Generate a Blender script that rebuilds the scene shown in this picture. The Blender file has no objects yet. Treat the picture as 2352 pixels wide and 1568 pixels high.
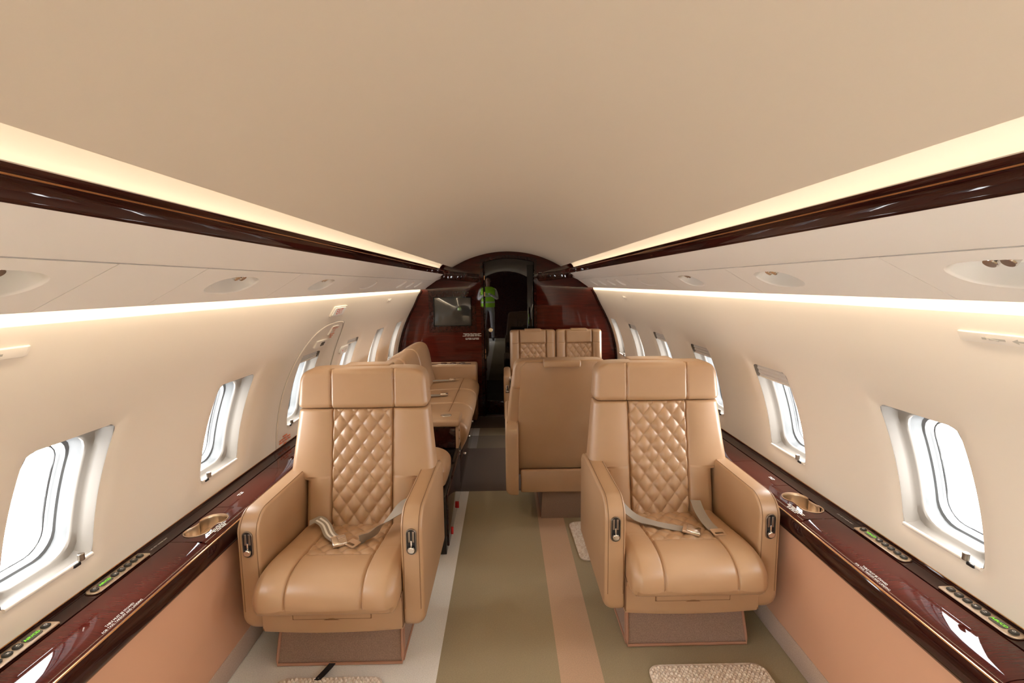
import bpy, bmesh, math, random
import numpy as np
from mathutils import Vector, Matrix
from mathutils.geometry import tessellate_polygon

random.seed(7)
sc = bpy.context.scene
COL = sc.collection
PI = math.pi

# ------------------------------------------------------------------ camera
cam_d = bpy.data.cameras.new('camera')
cam_d.sensor_fit = 'HORIZONTAL'; cam_d.sensor_width = 36.0
cam_d.lens = 1120.0 / 2352.0 * 36.0
cam_d.clip_start = 0.02
cam = bpy.data.objects.new('camera', cam_d); COL.objects.link(cam)
yaw, pitch, roll = math.radians(0.7374), math.radians(6.68), math.radians(0.65)
fw = Vector((math.sin(yaw)*math.cos(pitch), math.cos(yaw)*math.cos(pitch), -math.sin(pitch)))
rt = Vector((math.cos(yaw), -math.sin(yaw), 0)); up = rt.cross(fw)
r2 = rt*math.cos(roll) - up*math.sin(roll); u2 = rt*math.sin(roll) + up*math.cos(roll)
cam.matrix_world = Matrix(((r2.x, u2.x, -fw.x, -0.02), (r2.y, u2.y, -fw.y, 0.0), (r2.z, u2.z, -fw.z, 1.49), (0, 0, 0, 1)))
sc.camera = cam

# ------------------------------------------------------------------ world, exposure
world = bpy.data.worlds.new('sky'); sc.world = world; world.use_nodes = True
bg = world.node_tree.nodes['Background']
bg.inputs[0].default_value = (1.0, 0.99, 0.975, 1); bg.inputs[1].default_value = 6.0
vs = sc.view_settings
vs.view_transform = 'Standard'; vs.look = 'None'; vs.exposure = 2.02; vs.gamma = 1.0; vs.use_curve_mapping = False
cy = sc.cycles
cy.max_bounces = 8; cy.diffuse_bounces = 5; cy.glossy_bounces = 3; cy.transmission_bounces = 4; cy.transparent_max_bounces = 8
cy.sample_clamp_indirect = 6.0; cy.caustics_reflective = False; cy.caustics_refractive = False
cy.use_denoising = True; cy.use_adaptive_sampling = True; cy.adaptive_threshold = 0.02
COVE_POWER, WASH_POWER = 2.4, 5.0

Y0, Y1 = -2.6, 5.44          # cabin behind the camera to the far bulkhead
def wallX(z):
    t = min(1.0, max(0.0, (z-1.24)/.18)); return 1.238 - 0.45*max(0.0, z-0.6)**2 + .024*t*t*(3-2*t)

# ------------------------------------------------------------------ materials
def mat(name, color, rough=0.5, metal=0.0, **kw):
    m = bpy.data.materials.new(name); m.use_nodes = True
    nt = m.node_tree; b = nt.nodes['Principled BSDF']
    b.inputs['Base Color'].default_value = (*color, 1)
    b.inputs['Roughness'].default_value = rough
    b.inputs['Metallic'].default_value = metal
    if 'coat' in kw:
        b.inputs['Coat Weight'].default_value = kw['coat']; b.inputs['Coat Roughness'].default_value = kw.get('coat_rough', 0.04)
    if 'spec' in kw: b.inputs['Specular IOR Level'].default_value = kw['spec']
    if 'coat_ior' in kw: b.inputs['Coat IOR'].default_value = kw['coat_ior']
    if 'sheen' in kw: b.inputs['Sheen Weight'].default_value = kw['sheen']
    if 'ior' in kw: b.inputs['IOR'].default_value = kw['ior']
    if 'emit' in kw:
        b.inputs['Emission Color'].default_value = (*kw['emit'], 1); b.inputs['Emission Strength'].default_value = kw.get('power', 1)
    return m
def nd(m, t, **inp):
    n = m.node_tree.nodes.new(t)
    for k, v in inp.items():
        n.inputs[k.replace('_', ' ')].default_value = v
    return n
def lk(m, a, b): m.node_tree.links.new(a, b)
def coords(m, scale=(1, 1, 1), kind='Object'):
    tc = nd(m, 'ShaderNodeTexCoord'); mp = nd(m, 'ShaderNodeMapping'); mp.inputs['Scale'].default_value = scale
    lk(m, tc.outputs[kind], mp.inputs['Vector']); return mp.outputs['Vector']
def add_bump(m, scale, strength, dist=0.002, stretch=(1, 1, 1), tex='noise', detail=3.0):
    v = coords(m, stretch)
    if tex == 'noise': n = nd(m, 'ShaderNodeTexNoise', Scale=scale, Detail=detail); h = n.outputs[0]
    else: n = nd(m, 'ShaderNodeTexVoronoi', Scale=scale); h = n.outputs['Distance']
    lk(m, v, n.inputs['Vector'])
    bp = nd(m, 'ShaderNodeBump', Strength=strength, Distance=dist); lk(m, h, bp.inputs['Height'])
    lk(m, bp.outputs[0], m.node_tree.nodes['Principled BSDF'].inputs['Normal'])
def add_tone(m, c1, c2, scale, stretch=(1, 1, 1), detail=4.0, lo=0.35, hi=0.65, distort=0.0):
    v = coords(m, stretch); n = nd(m, 'ShaderNodeTexNoise', Scale=scale, Detail=detail, Distortion=distort); lk(m, v, n.inputs['Vector'])
    r = nd(m, 'ShaderNodeValToRGB'); r.color_ramp.elements[0].position = lo; r.color_ramp.elements[1].position = hi
    r.color_ramp.elements[0].color = (*c1, 1); r.color_ramp.elements[1].color = (*c2, 1)
    lk(m, n.outputs[0], r.inputs[0]); lk(m, r.outputs[0], m.node_tree.nodes['Principled BSDF'].inputs['Base Color'])

M = {}
M['leather'] = mat('tan_leather', (.425, .262, .145), .40, spec=.85); add_tone(M['leather'], (.415, .252, .137), (.438, .272, .153), 5); add_bump(M['leather'], 900, .10, .0006)
M['seam'] = mat('leather_seam', (.20, .105, .05), .7)
M['stitch'] = mat('cream_stitch', (.62, .47, .33), .7)
M['ivory'] = mat('ivory_panel', (.80, .72, .615), .55); add_bump(M['ivory'], 500, .05, .0005)
M['ceiling'] = mat('ceiling_ultraleather', (.68, .59, .47), .6); add_bump(M['ceiling'], 600, .05, .0005)
M['psu'] = mat('overhead_panel_cream', (.81, .765, .705), .5)
M['lowpanel'] = mat('salmon_side_panel', (.61, .345, .222), .65); add_bump(M['lowpanel'], 700, .08, .0005)
M['wood'] = mat('dark_mahogany_lacquer', (.05, .012, .008), .3, coat=1.0, coat_rough=.03, spec=0, coat_ior=1.42)
add_tone(M['wood'], (.016, .0042, .003), (.036, .008, .0055), 6, (6, .7, 6), 4, .3, .75, .4)
M['redwood'] = mat('red_mahogany_lacquer', (.08, .010, .005), .3, coat=1.0, coat_rough=.03, spec=0, coat_ior=1.42)
add_tone(M['redwood'], (.032, .005, .003), (.075, .009, .005), 5, (1, 1, 12), 5, .3, .7, .6)
M['lidwood'] = mat('figured_red_mahogany', (.08, .010, .005), .3, coat=1.0, coat_rough=.03, spec=0, coat_ior=1.42)
add_tone(M['lidwood'], (.045, .008, .0055), (.090, .013, .0085), 16, (1.0, 14, 1), 4, .25, .75, .3)
M['black'] = mat('black_lacquer', (.004, .003, .003), .12, coat=1.0, coat_rough=.015, spec=0, coat_ior=1.5)
M['darkgap'] = mat('dark_gap', (.006, .005, .004), .8)
M['gold'] = mat('brass_inlay', (.75, .42, .20), .3, 1.0)
M['satin'] = mat('satin_champagne_metal', (.80, .66, .52), .32, 1.0); add_bump(M['satin'], 300, .08, .0004, (1, 30, 1))
M['chrome'] = mat('polished_chrome', (.78, .76, .73), .12, 1.0)
M['bronze'] = mat('bronze_metal', (.30, .26, .22), .35, 1.0)
M['webbing'] = mat('grey_webbing', (.31, .27, .225), .55, sheen=.3); add_bump(M['webbing'], 700, .3, .0006, (1, .2, 1))
M['button'] = mat('dark_button', (.025, .024, .022), .35)
M['screen'] = mat('dark_screen', (.03, .032, .03), .08, coat=1.0)
M['green'] = mat('green_led_text', (.1, .6, .02), .5, emit=(.35, 1.0, .05), power=.3)
M['white'] = mat('white_print', (.85, .83, .80), .6)
M['grey'] = mat('grey_print', (.45, .42, .37), .6)
M['red'] = mat('red_print', (.72, .06, .03), .5)
M['orange'] = mat('orange_print', (.80, .20, .08), .5)
M['plastic'] = mat('off_white_plastic', (.78, .72, .64), .4)
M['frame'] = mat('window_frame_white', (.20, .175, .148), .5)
M['tunnel'] = mat('window_gasket_grey', (.085, .087, .087), .5)
M['seal'] = mat('window_seal_grey', (.09, .09, .09), .5)
M['shade'] = mat('pleated_shade_grey', (.62, .59, .55), .7)
M['skin_out'] = mat('fuselage_liner', (.75, .75, .75), .6)
M['bluebox'] = mat('slate_blue_box', (.16, .21, .25), .45)
M['socket'] = mat('black_socket', (.01, .01, .012), .4)
M['redlamp'] = mat('red_reflector', (.6, .02, .02), .3)
def emis(name, c, p):
    m = bpy.data.materials.new(name); m.use_nodes = True; nt = m.node_tree
    nt.nodes.remove(nt.nodes['Principled BSDF']); e = nt.nodes.new('ShaderNodeEmission')
    e.inputs[0].default_value = (*c, 1); e.inputs[1].default_value = p
    nt.links.new(e.outputs[0], nt.nodes['Material Output'].inputs[0]); return m
M['cove_led'] = emis('warm_cove_led', (1.0, .76, .48), COVE_POWER*.45)
M['lip_led'] = emis('warm_lip_led', (1.0, .80, .55), COVE_POWER*2.6)
M['wash_led'] = emis('warm_wash_led', (1.0, .84, .62), WASH_POWER)
# glass: mostly clear, a little reflection
g = bpy.data.materials.new('window_glass'); g.use_nodes = True; nt = g.node_tree
nt.nodes.remove(nt.nodes['Principled BSDF'])
t_, gl, mx = (nt.nodes.new('ShaderNode'+k) for k in ('BsdfTransparent', 'BsdfGlossy', 'MixShader'))
gl.inputs['Roughness'].default_value = .02; mx.inputs[0].default_value = .05
t_.inputs[0].default_value = (.97, .98, .99, 1)
nt.links.new(t_.outputs[0], mx.inputs[1]); nt.links.new(gl.outputs[0], mx.inputs[2])
nt.links.new(mx.outputs[0], nt.nodes['Material Output'].inputs[0]); M['glass'] = g
def fabric(name, c, c2, scale=900, b=.6, d=.002):
    m = mat(name, c, .95, sheen=.08); add_tone(m, c, c2, 260, detail=2); add_bump(m, scale, b, d, detail=2); return m
M['kick'] = fabric('kick_carpet', (.46, .34, .27), (.54, .41, .33))
M['plinth'] = fabric('plinth_carpet', (.25, .165, .12), (.33, .22, .165))
M['binding'] = mat('carpet_binding', (.38, .20, .13), .8)
M['rug'] = mat('cream_loop_pile', (.76, .68, .60), .95, sheen=.1)
add_tone(M['rug'], (.66, .55, .46), (.82, .75, .67), 60, detail=1); add_bump(M['rug'], 400, .5, .002)

# carpet: woven stripes of different yarn
def carpet():
    m = mat('striped_carpet', (.3, .3, .2), .95, sheen=.06)
    tc = nd(m, 'ShaderNodeTexCoord'); sp = nd(m, 'ShaderNodeSeparateXYZ'); lk(m, tc.outputs['Object'], sp.inputs[0])
    rx = nd(m, 'ShaderNodeMapRange'); rx.inputs['From Min'].default_value = -1.1; rx.inputs['From Max'].default_value = 1.1
    lk(m, sp.outputs['X'], rx.inputs['Value'])
    def ramp(stops):
        r = nd(m, 'ShaderNodeValToRGB'); r.color_ramp.interpolation = 'CONSTANT'
        el = r.color_ramp.elements
        while len(el) > 1: el.remove(el[-1])
        for i, (x, c) in enumerate(stops):
            e = el[0] if i == 0 else el.new((x+1.1)/2.2)
            e.position = (x+1.1)/2.2; e.color = (*c, 1)
        lk(m, rx.outputs[0], r.inputs[0]); return r.outputs[0]
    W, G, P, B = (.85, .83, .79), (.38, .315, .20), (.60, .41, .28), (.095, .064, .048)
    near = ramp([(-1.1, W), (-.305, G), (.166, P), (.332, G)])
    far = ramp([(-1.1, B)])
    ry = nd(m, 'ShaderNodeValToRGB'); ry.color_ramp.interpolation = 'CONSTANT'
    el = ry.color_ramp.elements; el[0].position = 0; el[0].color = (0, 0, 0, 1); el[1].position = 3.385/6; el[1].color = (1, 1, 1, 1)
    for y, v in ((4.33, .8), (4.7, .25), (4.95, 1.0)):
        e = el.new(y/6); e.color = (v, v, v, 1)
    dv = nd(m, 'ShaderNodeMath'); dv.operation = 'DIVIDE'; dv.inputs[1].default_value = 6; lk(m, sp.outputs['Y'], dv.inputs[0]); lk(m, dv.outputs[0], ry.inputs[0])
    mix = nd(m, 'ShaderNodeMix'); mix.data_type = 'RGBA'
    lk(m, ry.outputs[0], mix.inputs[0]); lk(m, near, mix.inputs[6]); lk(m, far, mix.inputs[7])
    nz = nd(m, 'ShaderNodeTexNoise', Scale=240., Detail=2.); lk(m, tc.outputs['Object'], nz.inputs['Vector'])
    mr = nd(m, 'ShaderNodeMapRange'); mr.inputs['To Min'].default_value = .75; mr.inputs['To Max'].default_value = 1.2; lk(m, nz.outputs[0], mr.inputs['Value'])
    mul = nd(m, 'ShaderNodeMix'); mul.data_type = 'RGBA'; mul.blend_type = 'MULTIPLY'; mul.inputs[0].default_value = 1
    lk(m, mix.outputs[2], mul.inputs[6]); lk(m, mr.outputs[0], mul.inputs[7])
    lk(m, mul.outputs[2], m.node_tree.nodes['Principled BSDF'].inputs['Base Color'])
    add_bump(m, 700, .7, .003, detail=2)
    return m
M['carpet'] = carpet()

# ------------------------------------------------------------------ mesh helpers
def tag(o, label=None, cat=None, group=None, kind=None):
    if label: o['label'] = label
    if cat: o['category'] = cat
    if group: o['group'] = group
    if kind: o['kind'] = kind
    return o
def mk(name, verts, faces, m, parent=None, sharp=40, smooth=True):
    me = bpy.data.meshes.new(name); me.from_pydata([tuple(v) for v in verts], [], [tuple(f) for f in faces]); me.validate(); me.update()
    bm = bmesh.new(); bm.from_mesh(me); bmesh.ops.recalc_face_normals(bm, faces=bm.faces); bm.to_mesh(me); bm.free()
    return link(name, me, m, parent, sharp, smooth)
def link(name, me, m, parent=None, sharp=40, smooth=True):
    if smooth:
        me.polygons.foreach_set('use_smooth', [True]*len(me.polygons))
        if sharp: me.set_sharp_from_angle(angle=math.radians(sharp))
    me.materials.append(M[m] if isinstance(m, str) else m)
    o = bpy.data.objects.new(name, me); COL.objects.link(o)
    if parent: o.parent = parent
    return o
def empty(name, loc=(0, 0, 0), rz=0, label=None, cat=None, group=None, kind=None):
    o = bpy.data.objects.new(name, None); COL.objects.link(o); o.location = loc; o.rotation_euler = (0, 0, rz); o.empty_display_size = .1
    return tag(o, label, cat, group, kind)
def copy_tree(o, parent=None):
    c = o.copy(); COL.objects.link(c); c.parent = parent
    for ch in list(o.children): copy_tree(ch, c)
    return c
def loft(rings, closed=True, caps=True, loop=False):
    n = len(rings[0]); V = [p for r in rings for p in r]; Fc = []
    K = len(rings)
    for k in range(K if loop else K-1):
        a, b = k*n, ((k+1) % K)*n
        for i in range(n if closed else n-1):
            j = (i+1) % n; Fc.append((a+i, a+j, b+j, b+i))
    if caps and closed and not loop:
        Fc.append(tuple(range(n))[::-1]); Fc.append(tuple(range((K-1)*n, K*n)))
    return V, Fc
def rbox(name, lo, hi, r, m, parent=None, seg=3, sharp=40):
    bm = bmesh.new(); bmesh.ops.create_cube(bm, size=1)
    for v in bm.verts: v.co = Vector([lo[i]+(v.co[i]+.5)*(hi[i]-lo[i]) for i in range(3)])
    if r > 0: bmesh.ops.bevel(bm, geom=bm.edges[:], offset=r, segments=seg, profile=.5, affect='EDGES')
    me = bpy.data.meshes.new(name); bm.to_mesh(me); bm.free()
    return link(name, me, m, parent, sharp)
def rrect(hx, hz, r, n=5, cx=0, cz=0, radii=None):
    """rounded rectangle loop, counter-clockwise from the +x+z corner; radii: (++, -+, --, +-)"""
    R = radii or (r,)*4; out = []
    for q, (sx, sz) in enumerate(((1, 1), (-1, 1), (-1, -1), (1, -1))):
        rr = min(R[q], hx*.999, hz*.999)
        for i in range(n+1):
            a = q*PI/2 + i/n*PI/2
            out.append((cx+sx*(hx-rr)+rr*math.cos(a), cz+sz*(hz-rr)+rr*math.sin(a)))
    return out
def tube(name, pts, r, m, parent=None, n=6, closed=False):
    P = [Vector(p) for p in pts]; rings = []; K = len(P); prev = None
    for i, p in enumerate(P):
        t = (P[(i+1) % K]-P[i-1]) if closed else (P[min(i+1, K-1)]-P[max(i-1, 0)])
        t.normalize()
        if prev is None: a = t.orthogonal().normalized()
        else: a = (prev-t*prev.dot(t)).normalized()
        prev = a; b = t.cross(a)
        rings.append([p+a*r*math.cos(2*PI*k/n)+b*r*math.sin(2*PI*k/n) for k in range(n)])
    V, Fc = loft(rings, True, not closed, closed)
    return mk(name, V, Fc, m, parent, 60)
def cyl(name, c, axis, r, h, m, parent=None, n=20, bev=.0):
    ax = Vector(axis).normalized(); a = ax.orthogonal().normalized(); b = ax.cross(a); c = Vector(c)
    prof = [(r-bev, 0), (r, bev), (r, h-bev), (r-bev, h)] if bev else [(r, 0), (r, h)]
    rings = [[c+ax*z+a*q*math.cos(2*PI*k/n)+b*q*math.sin(2*PI*k/n) for k in range(n)] for q, z in prof]
    V, Fc = loft(rings); return mk(name, V, Fc, m, parent, 35)
def extr(name, prof, y0, y1, m, parent=None, s=1, sharp=30, closed=True, ys=None):
    """a profile in (x, z) carried along y; s mirrors x"""
    ys = ys or [y0, y1]
    rings = [[(s*x, y, z) for x, z in prof] for y in ys]
    V, Fc = loft(rings, closed, closed); return mk(name, V, Fc, m, parent, sharp)
def smoothline(pts, n=8, closed=False):
    P = [np.array(p, float) for p in pts]; K = len(P); out = []
    for i in range(K if closed else K-1):
        p0 = P[i-1] if (closed or i > 0) else 2*P[0]-P[1]; p1 = P[i]; p2 = P[(i+1) % K]
        p3 = P[(i+2) % K] if (closed or i+2 < K) else 2*P[-1]-P[-2]
        for k in range(n):
            t = k/n; out.append(.5*((2*p1)+(-p0+p2)*t+(2*p0-5*p1+4*p2-p3)*t*t+(-p0+3*p1-3*p2+p3)*t**3))
    if not closed: out.append(P[-1])
    return [tuple(float(c) for c in p) for p in out]
def fill2d(outer, holes):
    polys = [[Vector((x, y, 0)) for x, y in outer]]+[[Vector((x, y, 0)) for x, y in h] for h in holes]
    tris = tessellate_polygon(polys); pts = [p for h in [outer]+holes for p in h]
    return pts, [tuple(t) for t in tris]
def lettering(name, body, size, origin, right, upv, m, parent=None, align='CENTER', lift=.0006, space=1.0):
    cu = bpy.data.curves.new('t', 'FONT'); cu.body = body; cu.size = size; cu.align_x = align; cu.align_y = 'CENTER'; cu.resolution_u = 2; cu.space_line = space
    t = bpy.data.objects.new('t', cu); COL.objects.link(t)
    me = bpy.data.meshes.new_from_object(t); bpy.data.objects.remove(t)
    R, U = Vector(right).normalized(), Vector(upv).normalized(); N = R.cross(U)
    for v in me.vertices: v.co = Vector(origin)+R*v.co.x+U*v.co.y+N*lift
    me.name = name; return link(name, me, m, parent, smooth=False)
def fine_print(name, rows, size, origin, right, upv, m, parent=None, lift=.0006):
    """lines of print too small to read: rows of word-long dashes; rows gives the word lengths"""
    R, U = Vector(right).normalized(), Vector(upv).normalized(); N = R.cross(U); O = Vector(origin)+N*lift; V, Fc = [], []
    for i, row in enumerate(rows):
        tot = (sum(row)+len(row)-1)*size*.55; x = -tot/2; y = ((len(rows)-1)/2-i)*size
        for w in row:
            b = len(V); V += [O+R*(x+dx)+U*(y+dy) for dx, dy in ((0, -size*.28), (w*size*.55, -size*.28), (w*size*.55, size*.28), (0, size*.28))]; Fc.append((b, b+1, b+2, b+3)); x += (w+1)*size*.55
    return mk(name, V, Fc, m, parent, smooth=False)
def ribbon(name, pts, wdirs, w, th, m, parent=None, nrm=None):
    """flat strap: pts centre line, wdirs the width direction at each point"""
    P = smoothline(pts, 6); D = smoothline(wdirs, 6); rings = []
    for i, p in enumerate(P):
        p = Vector(p); t = (Vector(P[min(i+1, len(P)-1)])-Vector(P[max(i-1, 0)])).normalized()
        d = Vector(D[i]); d = (d-t*d.dot(t)).normalized(); nn = t.cross(d)
        rings.append([p+d*w/2+nn*th/2, p-d*w/2+nn*th/2, p-d*w/2-nn*th/2, p+d*w/2-nn*th/2])
    V, Fc = loft(rings); return mk(name, V, Fc, m, parent, 50)
def stadium(hw, z0, z1, n=8):
    return [(hw*math.cos(a), z1-hw+hw*math.sin(a)) for a in [PI*i/n for i in range(n+1)]]+[(-hw*math.cos(a), z0+hw-hw*math.sin(a)) for a in [PI*i/n for i in range(n+1)]]

SIDES = ((-1, 'left'), (1, 'right'))
WIN0 = {-1: 1.103, 1: 1.196}; PITCH, WW = .775, .268
WZ0, WZ1 = .715, 1.112; ZC, ZH = (WZ0+WZ1)/2, (WZ1-WZ0)/2

# ------------------------------------------------------------------ floor, ceiling, walls
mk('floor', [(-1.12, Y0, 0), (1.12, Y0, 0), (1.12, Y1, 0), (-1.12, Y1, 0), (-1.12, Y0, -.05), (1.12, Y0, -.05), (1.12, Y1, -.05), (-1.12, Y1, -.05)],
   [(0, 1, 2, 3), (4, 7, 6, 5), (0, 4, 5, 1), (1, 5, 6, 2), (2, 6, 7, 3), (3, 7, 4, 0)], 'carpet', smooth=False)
tag(bpy.data.objects['floor'], 'striped carpet floor in cream, olive and pink bands', kind='structure')
def ceilz(x): return 1.85-1.155+math.sqrt(1.155**2-x*x)
cx = [-.6+1.2*i/40 for i in range(41)]
extr('ceiling', [(x, ceilz(x)) for x in cx]+[(.606, 1.694), (.61, 1.71)]+[(x, ceilz(x)+.03) for x in cx[::-1]]+[(-.61, 1.71), (-.606, 1.694)], Y0, Y1+.02, 'ceiling')
tag(bpy.data.objects['ceiling'], 'smooth vaulted tan ceiling panel', kind='structure')

def hole_pt(a, hx, hz, r):
    """point where the ray at angle a leaves a rounded rectangle"""
    c, s = math.cos(a), math.sin(a); t = min(hx/abs(c) if abs(c) > 1e-9 else 1e9, hz/abs(s) if abs(s) > 1e-9 else 1e9)
    x, z = c*t, s*t
    if abs(x) > hx-r and abs(z) > hz-r:
        ox, oz = math.copysign(hx-r, x), math.copysign(hz-r, z)
        B = c*ox+s*oz; C = ox*ox+oz*oz-r*r; t = B+math.sqrt(max(0, B*B-C)); x, z = c*t, s*t
    return x, z
BZ0, BZ1 = .60, 1.42
def bay_angles(hy):
    base = [2*PI*i/72 for i in range(72)]
    cor = [math.atan2(z-ZC, s*hy) % (2*PI) for s in (-1, 1) for z in (BZ0, BZ1)]
    for z in np.linspace(BZ0, BZ1, 13)[1:-1]:
        for s in (-1, 1): cor.append(math.atan2(z-ZC, s*hy) % (2*PI))
    out = []
    for a in sorted(base+cor):
        if not out or a-out[-1] > 1e-4: out.append(a)
    return out
ANG = bay_angles(PITCH/2)
def bay(side, yc, xo, hx, hz, r, flare):
    """verts and faces of the wall surface round one window opening"""
    rings = []
    for k, f in enumerate((0, .03, .07, .13, .22, .36, .52, .70, .86, 1.0)):
        ring = []
        for a in ANG:
            hxp, hzp = hole_pt(a, hx, hz, r); c, s_ = math.cos(a), math.sin(a)
            top = (BZ1-ZC) if s_ > 0 else (ZC-BZ0)
            t = min(PITCH/2/abs(c) if abs(c) > 1e-9 else 1e9, top/abs(s_) if abs(s_) > 1e-9 else 1e9)
            y = hxp+(c*t-hxp)*f; z = ZC+hzp+(s_*t-hzp)*f
            d = math.hypot(y-hxp, z-ZC-hzp)
            ring.append((side*(wallX(z)+xo+flare*math.exp(-(d/.028)**2)), yc+y, z))
        rings.append(ring)
    return loft(rings, True, False)
def wall_side(name, side, xo, hx, hz, r, flare, m):
    V, Fc = [], []
    def app(v, f):
        b = len(V); V.extend(v); Fc.extend([tuple(i+b for i in q) for q in f])
    y0 = WIN0[side]+WW/2
    for k in range(-4, 6):
        if side < 0 and k <= -4: continue      # open entry doorway added here, unseen, to let in more daylight
        app(*bay(side, y0+k*PITCH, xo, hx, hz, r, flare))
    zs = np.linspace(BZ0, BZ1, 13)
    for ya, yb in ((Y0, y0-4.5*PITCH), (y0+5.5*PITCH, Y1)):
        if yb-ya > .01: app(*loft([[(side*(wallX(z)+xo), y, z) for z in zs] for y in (ya, yb)], False, False))
    YA = Y0
    if side < 0: YA = y0-3.5*PITCH
    if xo < .05:   # upper strip behind the wash light, lower strip behind the ledge
        up_ = [(wallX(1.42), 1.42), (.9565, 1.44), (.957, 1.46), (.957, 1.49), (.95, 1.52), (.90, 1.56)]
        app(*loft([[(side*x, y, z) for x, z in up_] for y in (Y0, Y1)], False, False))
    else:
        up_ = [(wallX(1.42)+xo, 1.42), (.90, 1.62), (.75, 1.80), (.45, 1.95), (0, 2.02)]
        app(*loft([[(side*x, y, z) for x, z in up_] for y in (Y0, Y1)], False, False))
        lo_ = [(wallX(.6)+xo, .6), (1.30, .2), (1.2, -.06), (0, -.06)]
        app(*loft([[(side*x, y, z) for x, z in lo_] for y in (YA, Y1)], False, False))
        app(*loft([[(side*x, y, -.06) for x in (1.2, 0)] for y in (Y0, YA)], False, False))
    return mk(name, V, Fc, m, None, 50)
DOOR_Y = WIN0[-1]+WW/2-3.5*PITCH       # the added entry doorway lies behind this on the left
for side, sn in SIDES:
    YS = DOOR_Y if side < 0 else Y0
    tag(wall_side('wall_'+sn, side, 0, WW/2, ZH, .022, .012, 'ivory'), 'curved ivory cabin side wall with a row of windows on the %s' % sn, kind='structure')
    tag(wall_side('wall_outer_'+sn, side, .14, .111, .171, .066, 0, 'skin_out'), 'outer fuselage skin behind the cabin wall on the %s' % sn, kind='structure')
    low = tag(extr('wall_lower_'+sn, [(1.082, .10), (1.072, .30), (1.066, .535), (1.12, .535), (1.12, .10)], YS, Y1, 'lowpanel', s=side), 'salmon fabric lower side wall below the ledge on the %s' % sn, kind='structure')
    tag(extr('baseboard_'+sn, [(1.097, -.01), (1.088, .02), (1.076, .105), (1.079, .112), (1.12, .112), (1.12, -.01)], YS, Y1, 'kick', s=side, sharp=50), 'carpeted kick strip along the floor edge on the %s' % sn, kind='structure')

# windows
def window(side, k, num):
    y0 = WIN0[side]+WW/2+k*PITCH
    w = empty('window_%d' % num, (side*wallX(ZC), y0, ZC), kind='structure')
    def ring(dx, hx, hz, r):
        out = []
        for a in [2*PI*i/64 for i in range(64)]:
            x, z = hole_pt(a, hx, hz, r); out.append((side*(wallX(ZC+z)-wallX(ZC)+dx), x, z))
        return out
    V, Fc = loft([ring(.012, WW/2, ZH, .022), ring(.016, WW/2-.0012, ZH-.0012, .022), ring(.040, WW/2-.003, ZH-.004, .024), ring(.054, WW/2-.007, ZH-.010, .036),
                  ring(.061, .1195, .1805, .060), ring(.067, .1165, .1775, .060), ring(.074, .1170, .1780, .060)], True, False)
    mk('window_reveal', V, Fc, 'frame', w, 35)
    V, Fc = loft([ring(.074, .1170, .1780, .060), ring(.106, .1145, .1750, .062), ring(.110, .1095, .1690, .064), ring(.141, .1110, .1710, .066)], True, False)
    mk('window_tunnel', V, Fc, 'tunnel', w, 30)
    for dx, nm in ((.080, 'pane'), (.128, 'pane')):
        rg = ring(dx, .120, .181, .062)
        mk(nm, rg, [tuple(range(64))], 'glass', w, smooth=False)
    tube('window_seal', ring(.133, .1015, .1600, .060), .0035, 'seal', w, 6, True)
    # shade track along the sill with its handle
    zt = -ZH+.006
    xr = wallX(WZ0)-wallX(ZC)+.008
    tube('shade_track', [(side*xr, -WW/2+.006, zt), (side*xr, WW/2-.006, zt)], .006, 'plastic', w, 8)
    kx = .085 if (side, k) == (-1, 0) else -.088
    kb = cyl('shade_handle', (side*(xr-.006), kx, zt+.004), (0, 0, 1), .0085, .021, 'bronze', w, 16, .0015)
    rbox('handle_foot', (side*(xr-.004)-.005, kx-.026, zt-.006), (side*(xr-.004)+.005, kx-.004, zt+.003), .002, 'socket', kb)
    drop = {(1, 1): .055, (1, 2): .05, (1, 3): .05, (1, 4): .04, (-1, 2): .035, (-1, 3): .03}.get((side, k), 0)
    if drop:
        nz = 7; V, Fc = [], []
        for i in range(nz):
            z = ZH-.004-(drop)*i/(nz-1); dx = .024+(.004 if i % 2 else 0)
            V += [(side*(wallX(ZC+z)-wallX(ZC)+dx), -WW/2+.003, z), (side*(wallX(ZC+z)-wallX(ZC)+dx), WW/2-.003, z)]
            if i: b = 2*i-2; Fc.append((b, b+1, b+3, b+2))
        mk('pleated_shade', V, Fc, 'shade', w, 20)
        z = ZH-.004-drop; xx = wallX(ZC+z)-wallX(ZC)+.026
        tube('shade_bar', [(side*xx, -WW/2+.003, z), (side*xx, WW/2-.003, z)], .005, 'plastic', w, 8)
    tag(w, '%s-hand wall window with shade track, %s from the far bulkhead' % ('left' if side < 0 else 'right', ('nearest', 'second', 'third', 'fourth', 'fifth', 'sixth', 'seventh', 'eighth', 'ninth', 'tenth')[5-k]))
    # daylight portal: guides light sampling through the opening, emits nothing itself
    ld = bpy.data.lights.new('window_portal', 'AREA'); ld.shape = 'RECTANGLE'; ld.size = .225; ld.size_y = .345; ld.cycles.is_portal = True
    lo = bpy.data.objects.new('window_portal', ld); COL.objects.link(lo)
    lo.location = (side*(wallX(ZC)+.150), y0, ZC); lo.rotation_euler = (PI/2, 0, side*PI/2)
n_ = 0
for side, _ in SIDES:
    for k in range(-4, 6):
        if side < 0 and k <= -4: continue
        n_ += 1; window(side, k, n_)
bpy.context.view_layer.update()

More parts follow.
